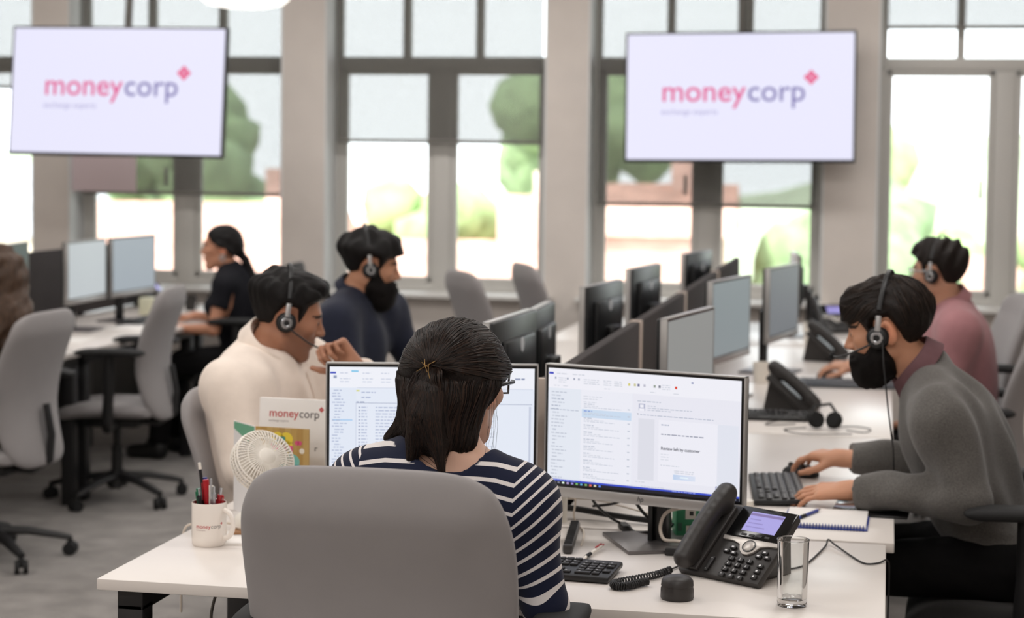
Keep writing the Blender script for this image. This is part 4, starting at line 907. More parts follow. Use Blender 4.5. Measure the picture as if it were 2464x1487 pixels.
o = MB().box((0, 0, .009), (.045, .02, .016), bev=.002).obj('usb_connector', 'cable_black'); o.location = (-.470, 4.335, T); o.rotation_euler.z = R(0); tag(o, 'black connector block beside the handset of the near phone', 'connector')
cable('phone_cable', 'thin black cable from the near phone to the stand foot', [(-.447, 4.335, T + .01), (-.43, 4.27, T + .004), (-.452, 4.19, T + .004), (-.475, 4.13, T + .004)], .002, 'cable_black')
cable('network_cable', 'white cable looping in front of the green box', [(-.44, 4.40, T + .018), (-.475, 4.405, T + .020), (-.505, 4.41, T + .022), (-.515, 4.42, T + .05), (-.50, 4.42, T + .085), (-.455, 4.41, T + .10), (-.40, 4.40, T + .10)], .0042, 'cable_white')
cable('network_cable', 'thin beige cable sagging across behind the lit monitor', [(-.80, 4.69, T + .055), (-.72, 4.70, T + .055), (-.64, 4.69, T + .042), (-.55, 4.70, T + .02), (-.47, 4.72, T + .01)], .0022, 'cable_white')
cable('network_cable', 'beige cable hanging from the monitor to the ribbed bar', [(-.735, 4.50, T + .12), (-.745, 4.56, T + .07), (-.755, 4.60, T + .03), (-.745, 4.60, T + .008), (-.725, 4.56, T + .004), (-.71, 4.48, T + .003), (-.70, 4.38, T + .003)], .0025, 'cable_white')
gb = thing('tea_box', 'green box with white labels behind the handset of the near phone', 'box', (-.450, 4.575, T), R(14))
bx = MB().box((0, 0, .048), (.10, .075, .096), bev=.003).obj('box_body', 'green_card', gb); MB().box((0, 0, .1), (.102, .077, .012), bev=.003).obj('box_lid', 'green_pale', gb)
lb = MB(); 
for x, z, w_, hh, c_ in ((-.014, .062, .026, .026, (226, 224, 214)), (-.012, .063, .010, .010, (60, 58, 56)), (-.012, .024, .026, .018, (226, 224, 214)), (-.04, .03, .01, .02, (60, 100, 84))): lb.quad([(x - w_ / 2, -.0383 - .0002 * (w_ < .02), z - hh / 2), (x + w_ / 2, -.0383 - .0002 * (w_ < .02), z - hh / 2), (x + w_ / 2, -.0383 - .0002 * (w_ < .02), z + hh / 2), (x - w_ / 2, -.0383 - .0002 * (w_ < .02), z + hh / 2)], c_)
lb.obj('box_label', 'printed_mark', gb, smooth=0)
cable('desk_cable', 'thin black kinked cable between the drinking glass and desk edge', [(-.20, 4.24, T + .003), (-.165, 4.30, T + .003), (-.128, 4.50, T + .005), (-.122, 4.555, T + .012), (-.105, 4.52, T + .008), (-.06, 4.41, T + .003), (-.03, 4.345, T + .003), (.0, 4.36, T + .003), (.019, 4.395, T + .002), (.024, 4.40, T - .04), (.022, 4.41, T - .3)], .0022, 'cable_black')
o = MB().lathe([(0, 0), (.019, 0), (.02, .002), (.02, .018), (.018, .02), (0, .02)], 28).obj('bottle_cap', 'plastic_white'); o.location = (-.352, 4.99, T); tag(o, 'white round cap beside the keyboard of the man in grey jumper', 'cap')
# loose headset and cables on the far desks
lh = thing('headset', 'tangled black headset lying on the desk beyond the hands of the man in grey jumper', 'headset', (-.20, 6.52, T), group='call headsets')
MB().tube([(-.07, .05, .02), (-.03, .085, .07), (.02, .08, .08), (.06, .04, .03)], .006, 8).obj('headband', 'headset_black', lh)
for x, y in ((-.03, 0, ), (.045, .0)): e_ = MB().lathe([(0, -.014), (.028, -.012), (.031, 0), (.026, .012), (0, .013)], 24, Matrix.Translation((x * .8, y, .034)) @ Matrix.Rotation(R(60), 4, 'X') @ Matrix.Rotation(R(30 if x < 0 else -30), 4, 'Y')).obj('ear_cup', 'foam_black', lh)
MB().tube([(-.05, .0, .03), (-.09, -.02, .05), (-.12, .0, .06), (-.14, .02, .058)], .003, 8).obj('microphone_boom', 'headset_black', lh)
for k, (pts, l_) in enumerate(((((-.12, 6.50, T + .004), (-.06, 6.46, T + .004), (-.04, 6.55, T + .004), (-.10, 6.60, T + .004), (-.17, 6.55, T + .004)), 'thin black cable looping beside the loose headset'),
        (((-.26, 6.52, T + .004), (-.33, 6.46, T + .004), (-.28, 6.38, T + .004), (-.18, 6.39, T + .004), (-.10, 6.41, T + .004)), 'thin black cable curling in front of the loose headset'),
        (((-.30, 6.60, T + .004), (-.40, 6.56, T + .004), (-.36, 6.68, T + .004), (-.26, 6.76, T + .004), (-.22, 6.84, T + .004)), 'thin black cable between the loose headset and the side-on phone'))):
    cable('headset_cable', l_, pts, .0018, 'cable_black', group='loose headset cables')
for l_, x, y, h_, r_ in (('white cup beside the second grey monitor', -.50, 7.83, .085, .038), ('white paper cup by the sill beyond the third grey monitor', -.37, 9.55, .11, .036)):
    c_ = thing('cup', l_, 'cup', (x, y, T), group='white cups'); MB().lathe([(0, 0), (r_ * .8, 0), (r_, h_), (r_ * .95, h_), (r_ * .76, .004), (0, .004)], 28).obj('cup_body', 'plastic_white', c_)
    MB().tube([(r_ * .9 + .022 * math.sin(a), 0, h_ * .5 + .024 * math.cos(a)) for a in np.linspace(.2, PI - .2, 12)], .004, 8).obj('handle', 'plastic_white', c_)
for l_, x, y, rz_, sx, sy in (('loose white papers beneath the second grey monitor', -.36, 7.95, 8, .21, .297), ('loose white papers before the phone at the window end', -.20, 9.62, 12, .3, .22), ('white papers on the desk before the long-haired woman', -3.93, 8.52, 10, .21, .3), ('white papers on the desk before the twin grey monitors', -3.88, 9.25, -6, .24, .3)):
    o = MB().box((0, 0, .003), (sx, sy, .006), bev=.001).obj('paper_stack', 'paper_white'); o.location = (x, y, T); o.rotation_euler.z = R(rz_); tag(o, l_, 'paper', 'loose papers')
o = MB().box((0, 0, .05), (.11, .085, .1), bev=.008).obj('tissue_box', 'green_pale'); o.location = (-4.12, 10.05, T); tag(o, 'pale yellow-green box under the blue-grey monitor', 'box'); 
mat('box_cream', (226, 226, 200), .6); o.data.materials[0] = MATS['box_cream']
for l_, x, y in (('black cup before the woman in black', -4.02, 10.42), ('dark pot beside the phone before the woman in black', -4.2, 10.2)):
    c_ = thing('cup', l_, 'cup', (x, y, T), group='dark cups'); MB().lathe([(0, 0), (.03, 0), (.036, .09), (.034, .09), (.028, .005), (0, .005)], 24).obj('cup_body', 'phone_black', c_)
    MB().tube([(.033 + .02 * math.sin(a), 0, .045 + .022 * math.cos(a)) for a in np.linspace(.2, PI - .2, 12)], .004, 8).obj('handle', 'phone_black', c_)

# ------------------------------------------------------------------ people
def skin_mat():
    m = attr_mat('skin', .48); b = m.node_tree.nodes['Principled BSDF']; b.inputs['Specular IOR Level'].default_value = .4
    b.inputs['Subsurface Weight'].default_value = .12; b.inputs['Subsurface Radius'].default_value = (.8, .3, .15); b.inputs['Subsurface Scale'].default_value = .006
skin_mat()
mat('hair_black', (17, 14, 14), .55, noise=.35, nscale=160, bump=.9, bscale=420, spec=.22, stretch=(1, 1, .3))
mat('hair_dark', (27, 20, 17), .55, noise=.35, nscale=160, bump=.9, bscale=420, spec=.22, stretch=(.4, 1, .6))
mat('beard_black', (16, 12, 11), .7, noise=.4, nscale=260, bump=1, bscale=600, spec=.15, stretch=(1, 1, .4))
mat('eye_white', (225, 220, 214), .15); mat('eye_dark', (30, 20, 16), .1)
mat('cream_cotton', (240, 226, 214), .8, noise=.03, nscale=30, bump=.25, bscale=90, spec=.2, sheen=.15)
mat('navy_cotton', (34, 38, 54), .8, noise=.1, nscale=40, bump=.3, bscale=120, spec=.2, sheen=.1)
mat('pink_cotton', (166, 118, 122), .8, noise=.05, nscale=30, bump=.3, bscale=100, spec=.2, sheen=.15)
mat('plum_cotton', (108, 78, 82), .8, noise=.08, nscale=40, bump=.3, bscale=120, spec=.2)
mat('grey_knit', (98, 95, 92), .95, noise=.22, nscale=220, bump=.7, bscale=420, spec=.1, sheen=.3)
mat('black_cotton', (22, 22, 28), .85, noise=.1, nscale=50, bump=.3, bscale=140, spec=.2)
mat('trouser_black', (14, 13, 14), .85, noise=.1, nscale=60, bump=.2, bscale=300, spec=.15)
mat('shoe_black', (18, 17, 17), .4)
attr_mat('strand_hair', .42); MATS['strand_hair'].node_tree.nodes['Principled BSDF'].inputs['Specular IOR Level'].default_value = .26
def V3(*a): return np.array(a, float)
def unit(v): v = np.array(v, float); return v / np.linalg.norm(v)
def frame(fwd, up_=(0, 0, 1), roll=0.):
    """columns forward, left, up"""
    f = unit(fwd); l = unit(np.cross(up_, f)); u = np.cross(f, l)
    if roll: l, u = l * math.cos(roll) + u * math.sin(roll), u * math.cos(roll) - l * math.sin(roll)
    return np.stack([f, l, u], 1)
def bounded(f, c, r):
    c = np.array(c, float)
    def g(P):
        d = np.linalg.norm(P - c, axis=1) - r; m = d < .05; out = np.maximum(d, .03)
        if m.any(): out[m] = f(P[m])
        return out
    return g
def head_sdf(fem=False, ears=True):
    s = Sdf(); j = .9 if fem else 1.
    s.add(ellip((-.012, 0, .032), (.098, .074, .083)))
    s.add(ellip((.036, 0, -.028), (.056, .058 * j, .078)), .03)
    for y in (-1, 1):
        s.add(rcone((.0, y * .047 * j, -.058), (.066, y * .012, -.098), .021, .017), .025)
        s.add(ellip((.06, y * .042, -.016), (.022, .02, .018)), .02)
    s.add(ellip((.070, 0, -.098), (.017, .02 * j, .016)), .02)
    s.add(rcone((.080, -.03, .024), (.080, .03, .024), .011, .011), .018)
    for y in (-1, 1): s.sub(ellip((.097, y * .031, .005), (.017, .02, .013)), .012)
    for y in (-1, 1): s.add(ellip((.077, y * .031, .004), (.0125, .016, .011)), .006)
    s.add(rcone((.086, 0, .018), (.109 - .006 * fem, 0, -.022), .007, .0105), .012)
    for y in (-1, 1): s.add(ellip((.099, y * .012, -.027), (.010, .008, .008)), .006)
    s.add(ellip((.074, 0, -.055), (.020, .027, .022)), .015)
    s.add(ellip((.0925, 0, -.0525), (.006, .021, .0048)), .004); s.add(ellip((.091, 0, -.0625), (.007, .018, .0055)), .004)
    for y in (-1, 1) if ears else ():
        s.add(ellip((-.016, y * .079, -.006), (.021, .010, .034), frame((1, y * .32, -.2))), .008)
        s.sub(ellip((-.010, y * .087, -.004), (.009, .006, .018)), .004)
    return s
HEADS = {False: head_sdf(False), True: head_sdf(True)}; BASE = head_sdf(False, False)
def hand_f(w_, fwd, nrm, side, curl=(20, 25, 15), spread=4, thumb=(.55, .75, -.2), k=1., curls=None):
    """palm and five fingers; nrm points out of the back of the hand, side = +1 / -1 puts the thumb along +-(nrm x fwd)"""
    f = unit(fwd); n = unit(np.array(nrm, float) - f * np.dot(nrm, f)); s = np.cross(n, f) * side; w_ = np.array(w_, float)
    P_ = lambda a, b, c: w_ + (f * a + s * b + n * c) * k
    L_ = [(.043, .026, .021), (.047, .030, .022), (.044, .028, .021), (.034, .021, .018)]; chains = []; palm = Sdf()
    for i in range(4):
        y = .030 - .0205 * i; root = P_(.088 - .004 * abs(i - 1.2), y, .0)
        palm.add(rcone(P_(.008, y * .55, 0), root, .0165 * k, .0125 * k), .014)
        a = 0.; sp = R(spread * (1.4 - i)); c = Sdf(); p = root; cu = curls[i] if curls else curl
        for q, (ln, b) in enumerate(zip(L_[i], cu)):
            a += R(b); d = (f * math.cos(sp) + s * math.sin(sp)) * math.cos(a) - n * math.sin(a); e = p + d * ln * k
            r0 = (.0096 - .0009 * q - (.0012 if i == 3 else 0)) * k; c.add(rcone(p, e, r0, r0 * .88), .004); p = e
        chains.append(c)
    t0 = P_(.022, .022, -.006); d = unit(f * thumb[0] + s * thumb[1] + n * thumb[2]); t1 = t0 + d * .043 * k; d2 = unit(d * .8 + f * .45); t2 = t1 + d2 * .033 * k; t3 = t2 + unit(d2 + f * .2) * .026 * k
    c = Sdf(); c.add(rcone(t0, t1, .0155 * k, .0115 * k), .005); c.add(rcone(t1, t2, .0112 * k, .0100 * k), .005); c.add(rcone(t2, t3, .0098 * k, .0082 * k), .005)
    palm.add(rcone(P_(-.03, 0, 0), P_(.02, 0, 0), .024 * k, .021 * k), .02)
    def g(P):
        D = chains[0](P)
        for ch in chains[1:]: D = np.minimum(D, ch(P))
        D = smin(D, palm(P), .006 * k); return smin(D, c(P), .010 * k)
    return bounded(g, P_(.07, 0, 0), .15 * k)
class Person:
    def __init__(s, label, neck, pelvis, sh, el, wr, hands, head_c, head_fwd, tone, fem=False, build=1., roll=0., knees=None, hscale=1., stub=None, legdir=None, kz=.50):
        """all points in world metres; sh, el, wr are (left, right)"""
        s.neck, s.pel = V3(*neck), V3(*pelvis); s.sh = [V3(*p) for p in sh]; s.el = [V3(*p) for p in el]; s.wr = [V3(*p) for p in wr]
        s.hc = V3(*head_c); s.H = frame(head_fwd, roll=roll); s.hs = hscale; s.b = build; s.fem = fem; s.org = V3(s.pel[0], s.pel[1], 0)
        s.lat = unit(s.sh[0] - s.sh[1]); s.fw = unit(np.cross(s.lat, unit(s.neck - s.pel)))
        ld = unit((s.fw[0], s.fw[1], 0)) if legdir is None else unit(legdir); s.ld = ld; ll = np.cross((0, 0, 1), ld)
        s.hip = [s.pel + ll * .085 * q for q in (1, -1)]; s.knee = [h * (1, 1, 0) + ld * .41 + ll * .05 * q + V3(0, 0, kz) for h, q in zip(s.hip, (1, -1))]; s.ank = [k_ * (1, 1, 0) + ld * .03 + V3(0, 0, .09) for k_ in s.knee]
        body = Sdf(); s.torso(body, -.004); s.arms(body, -.003, 1.0); s.legs(body, -.004)
        nt = s.hc + s.H @ V3(-.018, 0, -.055) * hscale; body.add(rcone(s.neck + s.fw * .01, nt, .060 * build ** .5 * (.86 if fem else 1), .054 * (.86 if fem else 1)), .03)
        hd = HEADS[fem]; Hs = s.H
        body.add(bounded(lambda P: hd((P - s.hc) @ Hs / hscale) * hscale, s.hc, .17 * hscale), .014)
        for h in hands:
            if h: body.add(h, .008)
        lo, hi = s.bounds(); tn = np.array(lin(tone)); hc = s.hc
        def col(V):
            p = (V + s.org - hc) @ Hs / hscale; c = np.tile(tn, (len(V), 1)); ay = np.abs(p[:, 1])
            inh = np.linalg.norm(p, axis=1) < .16
            if stub is not None:
                a = np.clip((-.012 - p[:, 2]) / .03, 0, 1) * np.clip((p[:, 0] + .01) / .03, 0, 1) * inh * .45; c = c * (1 - a[:, None]) + np.array(lin(stub)) * a[:, None]
            lip = ((p[:, 1] / .023) ** 2 + ((p[:, 2] + .0575) / .0095) ** 2 < 1) & (p[:, 0] > .075); c[lip] = c[lip] * (.85, .55, .55)
            br = (((ay - .032) / .021) ** 2 + ((p[:, 2] - .027 + .3 * np.maximum(0, ay - .035)) / .0055) ** 2 < 1) & (p[:, 0] > .04); c[br] = (.012, .008, .007)
            red = np.exp(-((p[:, 0] + .014) ** 2 + (p[:, 2] + .006) ** 2) / .0008) * (ay > .07); c = c * (1 + red[:, None] * np.array((.25, .0, -.05)))
            return c
        s.body = s.mesh('person', body, lo, hi, .0046, 'skin', None, attrs={'Col': col}); tag(s.body, label, 'person'); s.body.location = s.org
        for y in (-1, 1):
            o = MB().ball((.0778, y * .031, .004), .0112, 14).obj('eye', 'eye_white', s.body); s.at_head(o)
            i = MB().ball((.0868, y * .031, .004), (.0042, .0058, .0058), 12).obj('iris', 'eye_dark', o)
    def bounds(s):
        pts = np.array([s.neck, s.pel, *s.sh, *s.el, *s.wr, s.hc, *s.knee, *s.ank]); lo, hi = pts.min(0) - .24, pts.max(0) + .24
        return lo, hi
    def mesh(s, name, f, lo, hi, h, m, parent, **k):
        o = sdf_obj(name, lambda P: f(P + s.org), np.array(lo) - s.org, np.array(hi) - s.org, h, m, parent, **k); return o
    def at_head(s, o):
        M4 = Matrix.Identity(4)
        for r in range(3):
            for c in range(3): M4[r][c] = s.H[r, c] * s.hs
            M4[r][3] = s.hc[r] - s.org[r]
        o.matrix_local = M4
    def head_world(s, x, y, z): return s.hc + s.H @ V3(x, y, z) * s.hs
    def torso(s, S, e):
        b = s.b; n, p = s.neck, s.pel; ax = unit(n - p); Rm = np.stack([s.fw, s.lat, ax], 1); L_ = np.linalg.norm(n - p); wsh = np.linalg.norm(s.sh[0] - s.sh[1]) / 2
        S.add(ellip(p + ax * L_ * .66, (.118 * b + e, max(.13, wsh - .02) * 1.0 + e, .19 + e), Rm), .02)
        S.add(ellip(p + ax * L_ * .34 + s.fw * .015 * (b > 1), (.112 * b ** 1.4 + e, (.125 if s.fem else .145) * b + e, .19 + e), Rm), .06)
        S.add(ellip(p, (.12 * b + e, .165 + e, .125 + e), Rm), .05)
        if s.fem:
            for q in (1, -1): S.add(ellip(p + ax * L_ * .62 + s.fw * .085 + s.lat * .07 * q, (.06 + e, .062 + e, .062 + e), Rm), .03)
        for q in (0, 1):
            S.add(rcone(n + (s.sh[q] - n) * .25 - ax * .015, s.sh[q] + (0, 0, -.005), (.047 if s.fem else .054) * b ** .5 + e, (.047 if s.fem else .054) * b ** .5 + e), .05)
            S.add(rcone(n + ax * .02, n + (s.sh[q] - n) * .8, (.038 if s.fem else .046) + e, .04 + e), .03)
    def arms(s, S, e, end=1.0, cut=False, k=.03, up_only=False, r=1.):
        q_ = (.86 if s.fem else 1.) * s.b ** .5 * r
        for q in (0, 1):
            if up_only:
                S.add(rcone(s.sh[q], s.sh[q] + (s.el[q] - s.sh[q]) * end, .052 * q_ + e, .049 * q_ + e, True), k); continue
            S.add(rcone(s.sh[q], s.el[q], .050 * q_ + e, .043 * q_ + e), k + .045); w_ = s.el[q] + (s.wr[q] - s.el[q]) * end
            S.add(rcone(s.el[q], w_, .042 * q_ + e, ((.027 if s.fem else .029) + .006 * (1 - end) * 8) + e * 1.2, cut), .018)
    def legs(s, S, e):
        for q in (0, 1):
            S.add(rcone(s.hip[q], s.knee[q], .085 * s.b ** .5 + e, .06 + e), .04); S.add(rcone(s.knee[q], s.ank[q], .058 + e, .042 + e), .03)
            S.add(rcone(s.ank[q] - (0, 0, .045), s.ank[q] + s.ld * .15 - (0, 0, .055), .036 + e, .03 + e), .02)
    def trousers(s, m='trouser_black'):
        S = Sdf(); p = s.pel; Rm = np.stack([s.fw, s.lat, unit(s.neck - p)], 1); S.add(ellip(p, (.128 * s.b, .172, .125), Rm), .04)
        for q in (0, 1): S.add(rcone(s.hip[q], s.knee[q], .09 * s.b ** .5, .067), .04); S.add(rcone(s.knee[q], s.ank[q], .066, .055, True), .03)
        lo, hi = s.bounds(); hi[2] = p[2] + .2; S.warp(.003, 40, 3); o = s.mesh('trousers', S, lo, hi, .009, m, s.body)
        for q in (0, 1):
            S = Sdf(); a = s.ank[q]; S.add(rcone(a - (0, 0, .04), a + s.ld * .15 - (0, 0, .052), .045, .037), .02); S.add(rcone(a + (0, 0, -.02), a - (0, 0, .05), .044, .045), .02)
            S.cap(lambda P: -(P[:, 2] - .001), .002); s.mesh('shoe', S, a - (.25, .25, .1), a + (.25, .25, .1), .008, 'shoe_black', s.body)
    def shirt(s, name, m, e=.010, end=.95, short=0., warp=.0035, neckcut=None, h=.0055, attrs=None, wf=34, hem=-.06, rs=1.):
        S = Sdf(); s.torso(S, e)
        if short: s.arms(S, e + .004, short, up_only=True)
        else: s.arms(S, e, end, True, r=rs)
        S.warp(warp, wf, 5)
        if neckcut: S.sub(neckcut, .006)
        else: S.sub(rcone(s.neck + unit(s.neck - s.pel) * .022 + s.fw * .015, s.hc, .066 * (.86 if s.fem else 1), .07), .008)
        ax = unit(s.neck - s.pel); pz = s.pel
        lo, hi = s.bounds(); lo[2] = min(s.pel[2] - .15, min(w[2] for w in s.wr) - .08); hi[2] = s.neck[2] + .12
        o = s.mesh(name, S, lo, hi, h, m, s.body, attrs=attrs); s.cloth = S; return o
    def collar(s, m, h=.036, r=.066, open_=.5, tilt=.0, drop=.0):
        """a folded shirt collar: band round the neck with the turned-down leaf outside it"""
        up_ = unit((s.hc + s.H @ V3(-.02, 0, -.06)) - s.neck); f = unit(s.fw - up_ * np.dot(s.fw, up_)); l = np.cross(up_, f); n = 40; V = []; F = []
        base = s.neck + up_ * (.018 + drop) + f * .006
        prof = [(r - .003, -.004), (r - .005, h * .6), (r - .004, h), (r, h + .003), (r + .004, h), (r + .009, h * .55), (r + .017, h * -.08), (r + .014, -h * .1), (r + .005, h * .4), (r + .001, -.004)]
        for i in range(n + 1):
            a = open_ / 2 + (2 * PI - open_) * i / n; fr = math.cos(a)
            for q, (rr, z) in enumerate(prof):
                lf = q in (5, 6, 7, 8); zz_ = z - (.014 * max(0, fr) ** 2 if not lf else .03 * max(0, fr) ** 3) - .006 * (fr > 0) * fr
                V.append(base + (f * math.cos(a) * 1.06 + l * math.sin(a)) * (rr + .01 * max(0, fr) * lf) + up_ * zz_ - s.org)
        k = len(prof)
        for i in range(n): F += [(i * k + j, (i + 1) * k + j, (i + 1) * k + (j + 1) % k, i * k + (j + 1) % k) for j in range(k)]
        F += [tuple(range(k)), tuple(range(n * k + k - 1, n * k - 1, -1))]
        return MB().raw([tuple(v) for v in V], F).obj('collar', m, s.body, smooth=70)
    def hair(s, name, S, m, lo=(-.2, -.16, -.2), hi=(.2, .16, .2), h=.0038, smooth=2):
        o = sdf_obj(name, S, lo, hi, h, m, s.body, smooth=smooth); s.at_head(o); return o
    def strands(s, name, S, paths, cols, r0=.0011, off=.001, parent=None):
        """fine locks laid over the hair surface S (head coordinates)"""
        A = np.array(paths); n, k, _ = A.shape; P = A.reshape(-1, 3)
        if S is not None:
            e = 1e-3
            for _ in range(3):
                d = S(P); g = np.stack([S(P + v) - S(P - v) for v in np.eye(3) * e], 1) / (2 * e); g /= np.linalg.norm(g, axis=1)[:, None] + 1e-6
                P = P - g * np.clip(d - off, -.02, .02)[:, None]
        P = P.reshape(n, k, 3); mb = MB(); q = random.Random(3)
        for i in range(n): mb.tube([tuple(p) for p in P[i]], (lambda t, a=r0 * q.uniform(.6, 1.4): a * (1 - .65 * t * t) * min(1, .4 + t * 6)), 4, col=cols[q.randrange(len(cols))])
        o = mb.obj(name, 'strand_hair', parent or s.body, smooth=180); s.at_head(o) if parent is None else None
        return o
def ss(a, b, x): t = np.clip((x - a) / (b - a), 0, 1); return t * t * (3 - 2 * t)
def grown(poly, thick, ramp, extra, seed, warp, freq, stretch=(1, 1, .4)):
    """hair grown from the scalp: thickness thick(P) inside the side-view outline poly, tapering to nothing over ramp at its edge"""
    pf = poly2(poly); r = np.random.default_rng(seed); D = [(r.normal(size=3) * np.array(stretch), r.uniform(0, 6.28)) for _ in range(6)]
    ex = [ellip(c, q) for c, q in extra]
    def f(P):
        k = np.clip(-pf(P) / ramp, 0, 1); d = BASE(P)
        w_ = sum(np.sin(P @ a * freq + ph) for a, ph in D) * warp / 3
        h = d - thick(P) * (1 + w_ * 60) * k + .004 * (1 - k)
        for e in ex: h = smin(h, e(P) + w_ + .03 * (1 - k), .02)
        return h
    return f
HAIR_LINE = [(.2, .2), (-.2, .2), (-.2, -.045), (-.10, -.07), (-.06, -.075), (-.036, -.05), (-.034, -.01), (-.02, .03), (.014, .03), (.022, -.014), (.036, -.016), (.044, .012), (.052, .04), (.086, .058), (.2, .075)]
def short_hair(top=.022, side=.006, poly=None, extra=(), seed=1, warp=.003, freq=110, zlow=-.03, zhigh=.085, ramp=.014, back=0.):
    return grown(poly or HAIR_LINE, lambda P: side + (top - side) * ss(zlow, zhigh, P[:, 2]) + back * ss(.0, -.09, P[:, 0]) * ss(-.07, .0, P[:, 2]), ramp, extra, seed, warp, freq)
BEARD_LINE = [(.012, .012), (.030, .008), (.040, -.022), (.062, -.046), (.088, -.034), (.16, -.034), (.16, -.3), (-.03, -.3), (-.012, -.075), (.0, -.04)]
def beard_sdf(ln=.03, fat=1., seed=2):
    g = grown(BEARD_LINE, lambda P: .005 + .016 * fat * ss(-.02, -.09, P[:, 2]), .012, [((.060, 0, -.100 - ln * .45), (.040 * fat, .050 * fat, .030 + ln * .55)), ((.028, .04, -.082), (.034, .022, .028 * fat)), ((.028, -.04, -.082), (.034, .022, .028 * fat))], seed, .0022, 170, (1, 1, .6))
    m = ellip((.106, 0, -.056), (.020, .022, .0075))
    return lambda P: -smin(-g(P), m(P), .006)
def headset(label, P, boom=None, tilt=0., dx=0., group='call headsets', mic=True, silver_band=False, rise=.146):
    """headband over the crown, one cushion per ear, boom microphone; in the wearer's head coordinates"""
    t = thing('headset', label, 'headset', group=group)
    M4 = Matrix.Identity(4)
    for r in range(3):
        for c in range(3): M4[r][c] = P.H[r, c] * P.hs
        M4[r][3] = P.hc[r]
    t.matrix_world = M4 @ Matrix.Translation((dx, 0, 0)) @ Matrix.Rotation(tilt, 4, 'Y')
    ry, rz_ = .099 + (rise - .146) * .8, rise; pts = [(-.006 + .004 * math.sin(a), ry * math.cos(a), rz_ * math.sin(a) + .004) for a in np.linspace(R(22), R(158), 26)]
    MB().tube(pts, .0062, 8, flat=.38, up0=(0, 1, 0)).obj('headband', 'headset_silver' if silver_band else 'headset_black', t)
    for y in (-1, 1):
        e = MB().lathe([(.0, -.012), (.021, -.012), (.025, -.006), (.025, .004), (.019, .009), (0, .009)], 28, Matrix.Translation((-.010, y * .094, -.010)) @ Matrix.Rotation(-y * PI / 2, 4, 'X')).obj('ear_cup', 'headset_black', t)
        MB().lathe([(.0135, -.010), (.027, -.010), (.030, -.003), (.028, .004), (.0, .004)], 28, Matrix.Translation((-.010, y * .085, -.010)) @ Matrix.Rotation(-y * PI / 2, 4, 'X')).obj('ear_cushion', 'foam_black', e)
        MB().lathe([(.008, .0), (.015, .0), (.016, .002), (.0145, .004), (.009, .004), (.008, .003), (.008, .0)], 28, Matrix.Translation((-.010, y * .1025, -.010)) @ Matrix.Rotation(-y * PI / 2, 4, 'X')).obj('trim_ring', 'headset_silver', e)
        MB().tube([(-.006, y * .1, .046), (-.008, y * .103, .028), (-.009, y * .104, .008)], .0072, 8, flat=.5, up0=(0, 1, 0)).obj('slider', 'headset_silver', t)
    if mic:
        y = boom or 1
        m = MB().tube([(-.008, y * .104, -.02), (.02, y * .106, -.04), (.06, y * .092, -.066), (.09, y * .06, -.08), (.104, y * .035, -.082)], .0026, 8).obj('microphone_boom', 'headset_black', t)
        MB().ball((.108, y * .028, -.082), (.0085, .011, .0085), 14).obj('microphone_tip', 'foam_black', m)
    t.matrix_basis = M4 @ Matrix.Translation((dx, 0, 0)) @ Matrix.Rotation(tilt, 4, 'Y')
    return t

# --- the woman in the striped top, seen from behind
def stripe_mat():
    m = bpy.data.materials.new('striped_jersey'); m.use_nodes = True; nt = m.node_tree; N = nt.nodes; L = nt.links
    b = N['Principled BSDF']; b.inputs['Roughness'].default_value = .85; b.inputs['Specular IOR Level'].default_value = .2; b.inputs['Sheen Weight'].default_value = .1
    def at(n): a = N.new('ShaderNodeAttribute'); a.attribute_name = n; return a.outputs['Fac']
    def band(src):
        f = N.new('ShaderNodeMath'); f.operation = 'FRACT'; L.new(src, f.inputs[0]); g = N.new('ShaderNodeMath'); g.operation = 'LESS_THAN'; g.inputs[1].default_value = .27; L.new(f.outputs[0], g.inputs[0]); return g.outputs[0]
    th = N.new('ShaderNodeMath'); th.operation = 'GREATER_THAN'; th.inputs[1].default_value = .5; L.new(at('sleeve'), th.inputs[0])
    mx = N.new('ShaderNodeMix'); L.new(th.outputs[0], mx.inputs[0]); L.new(band(at('st_body')), mx.inputs[2]); L.new(band(at('st_arm')), mx.inputs[3])
    pl_ = N.new('ShaderNodeMath'); pl_.operation = 'MULTIPLY'; L.new(mx.outputs[0], pl_.inputs[0]); L.new(at('plain'), pl_.inputs[1])
    r = N.new('ShaderNodeMix'); r.data_type = 'RGBA'; r.inputs[6].default_value = (*lin((27, 32, 54)), 1); r.inputs[7].default_value = (*lin((228, 222, 220)), 1); L.new(pl_.outputs[0], r.inputs[0]); L.new(r.outputs[2], b.inputs['Base Color'])
    tc = N.new('ShaderNodeTexCoord'); n2 = N.new('ShaderNodeTexNoise'); n2.inputs['Scale'].default_value = 700; L.new(tc.outputs['Object'], n2.inputs['Vector'])
    bp = N.new('ShaderNodeBump'); bp.inputs['Strength'].default_value = .25; bp.inputs['Distance'].default_value = .001; L.new(n2.outputs[0], bp.inputs['Height']); L.new(bp.outputs[0], b.inputs['Normal'])
    MATS['striped_jersey'] = m
stripe_mat()
A = Person('woman in a navy and white striped top, brown hair clipped half up, seen from behind',
    neck=(-.828, 3.515, 1.085), pelvis=(-.92, 3.50, .57), sh=((-1.005, 3.53, 1.012), (-.668, 3.50, .998)), el=((-1.06, 3.56, .80), (-.625, 3.50, .795)), wr=((-1.0, 3.79, .775), (-.722, 3.755, .785)),
    hands=(hand_f((-1.0, 3.79, .775), (.1, 1, -.12), (0, .1, 1), -1), hand_f((-.722, 3.755, .785), (.03, 1, -.16), (0, .16, 1), 1, (14, 22, 14), 6)),
    head_c=(-.818, 3.575, 1.205), head_fwd=(.31, .95, -.06), tone=(214, 172, 150), fem=True, legdir=(0, 1, 0))
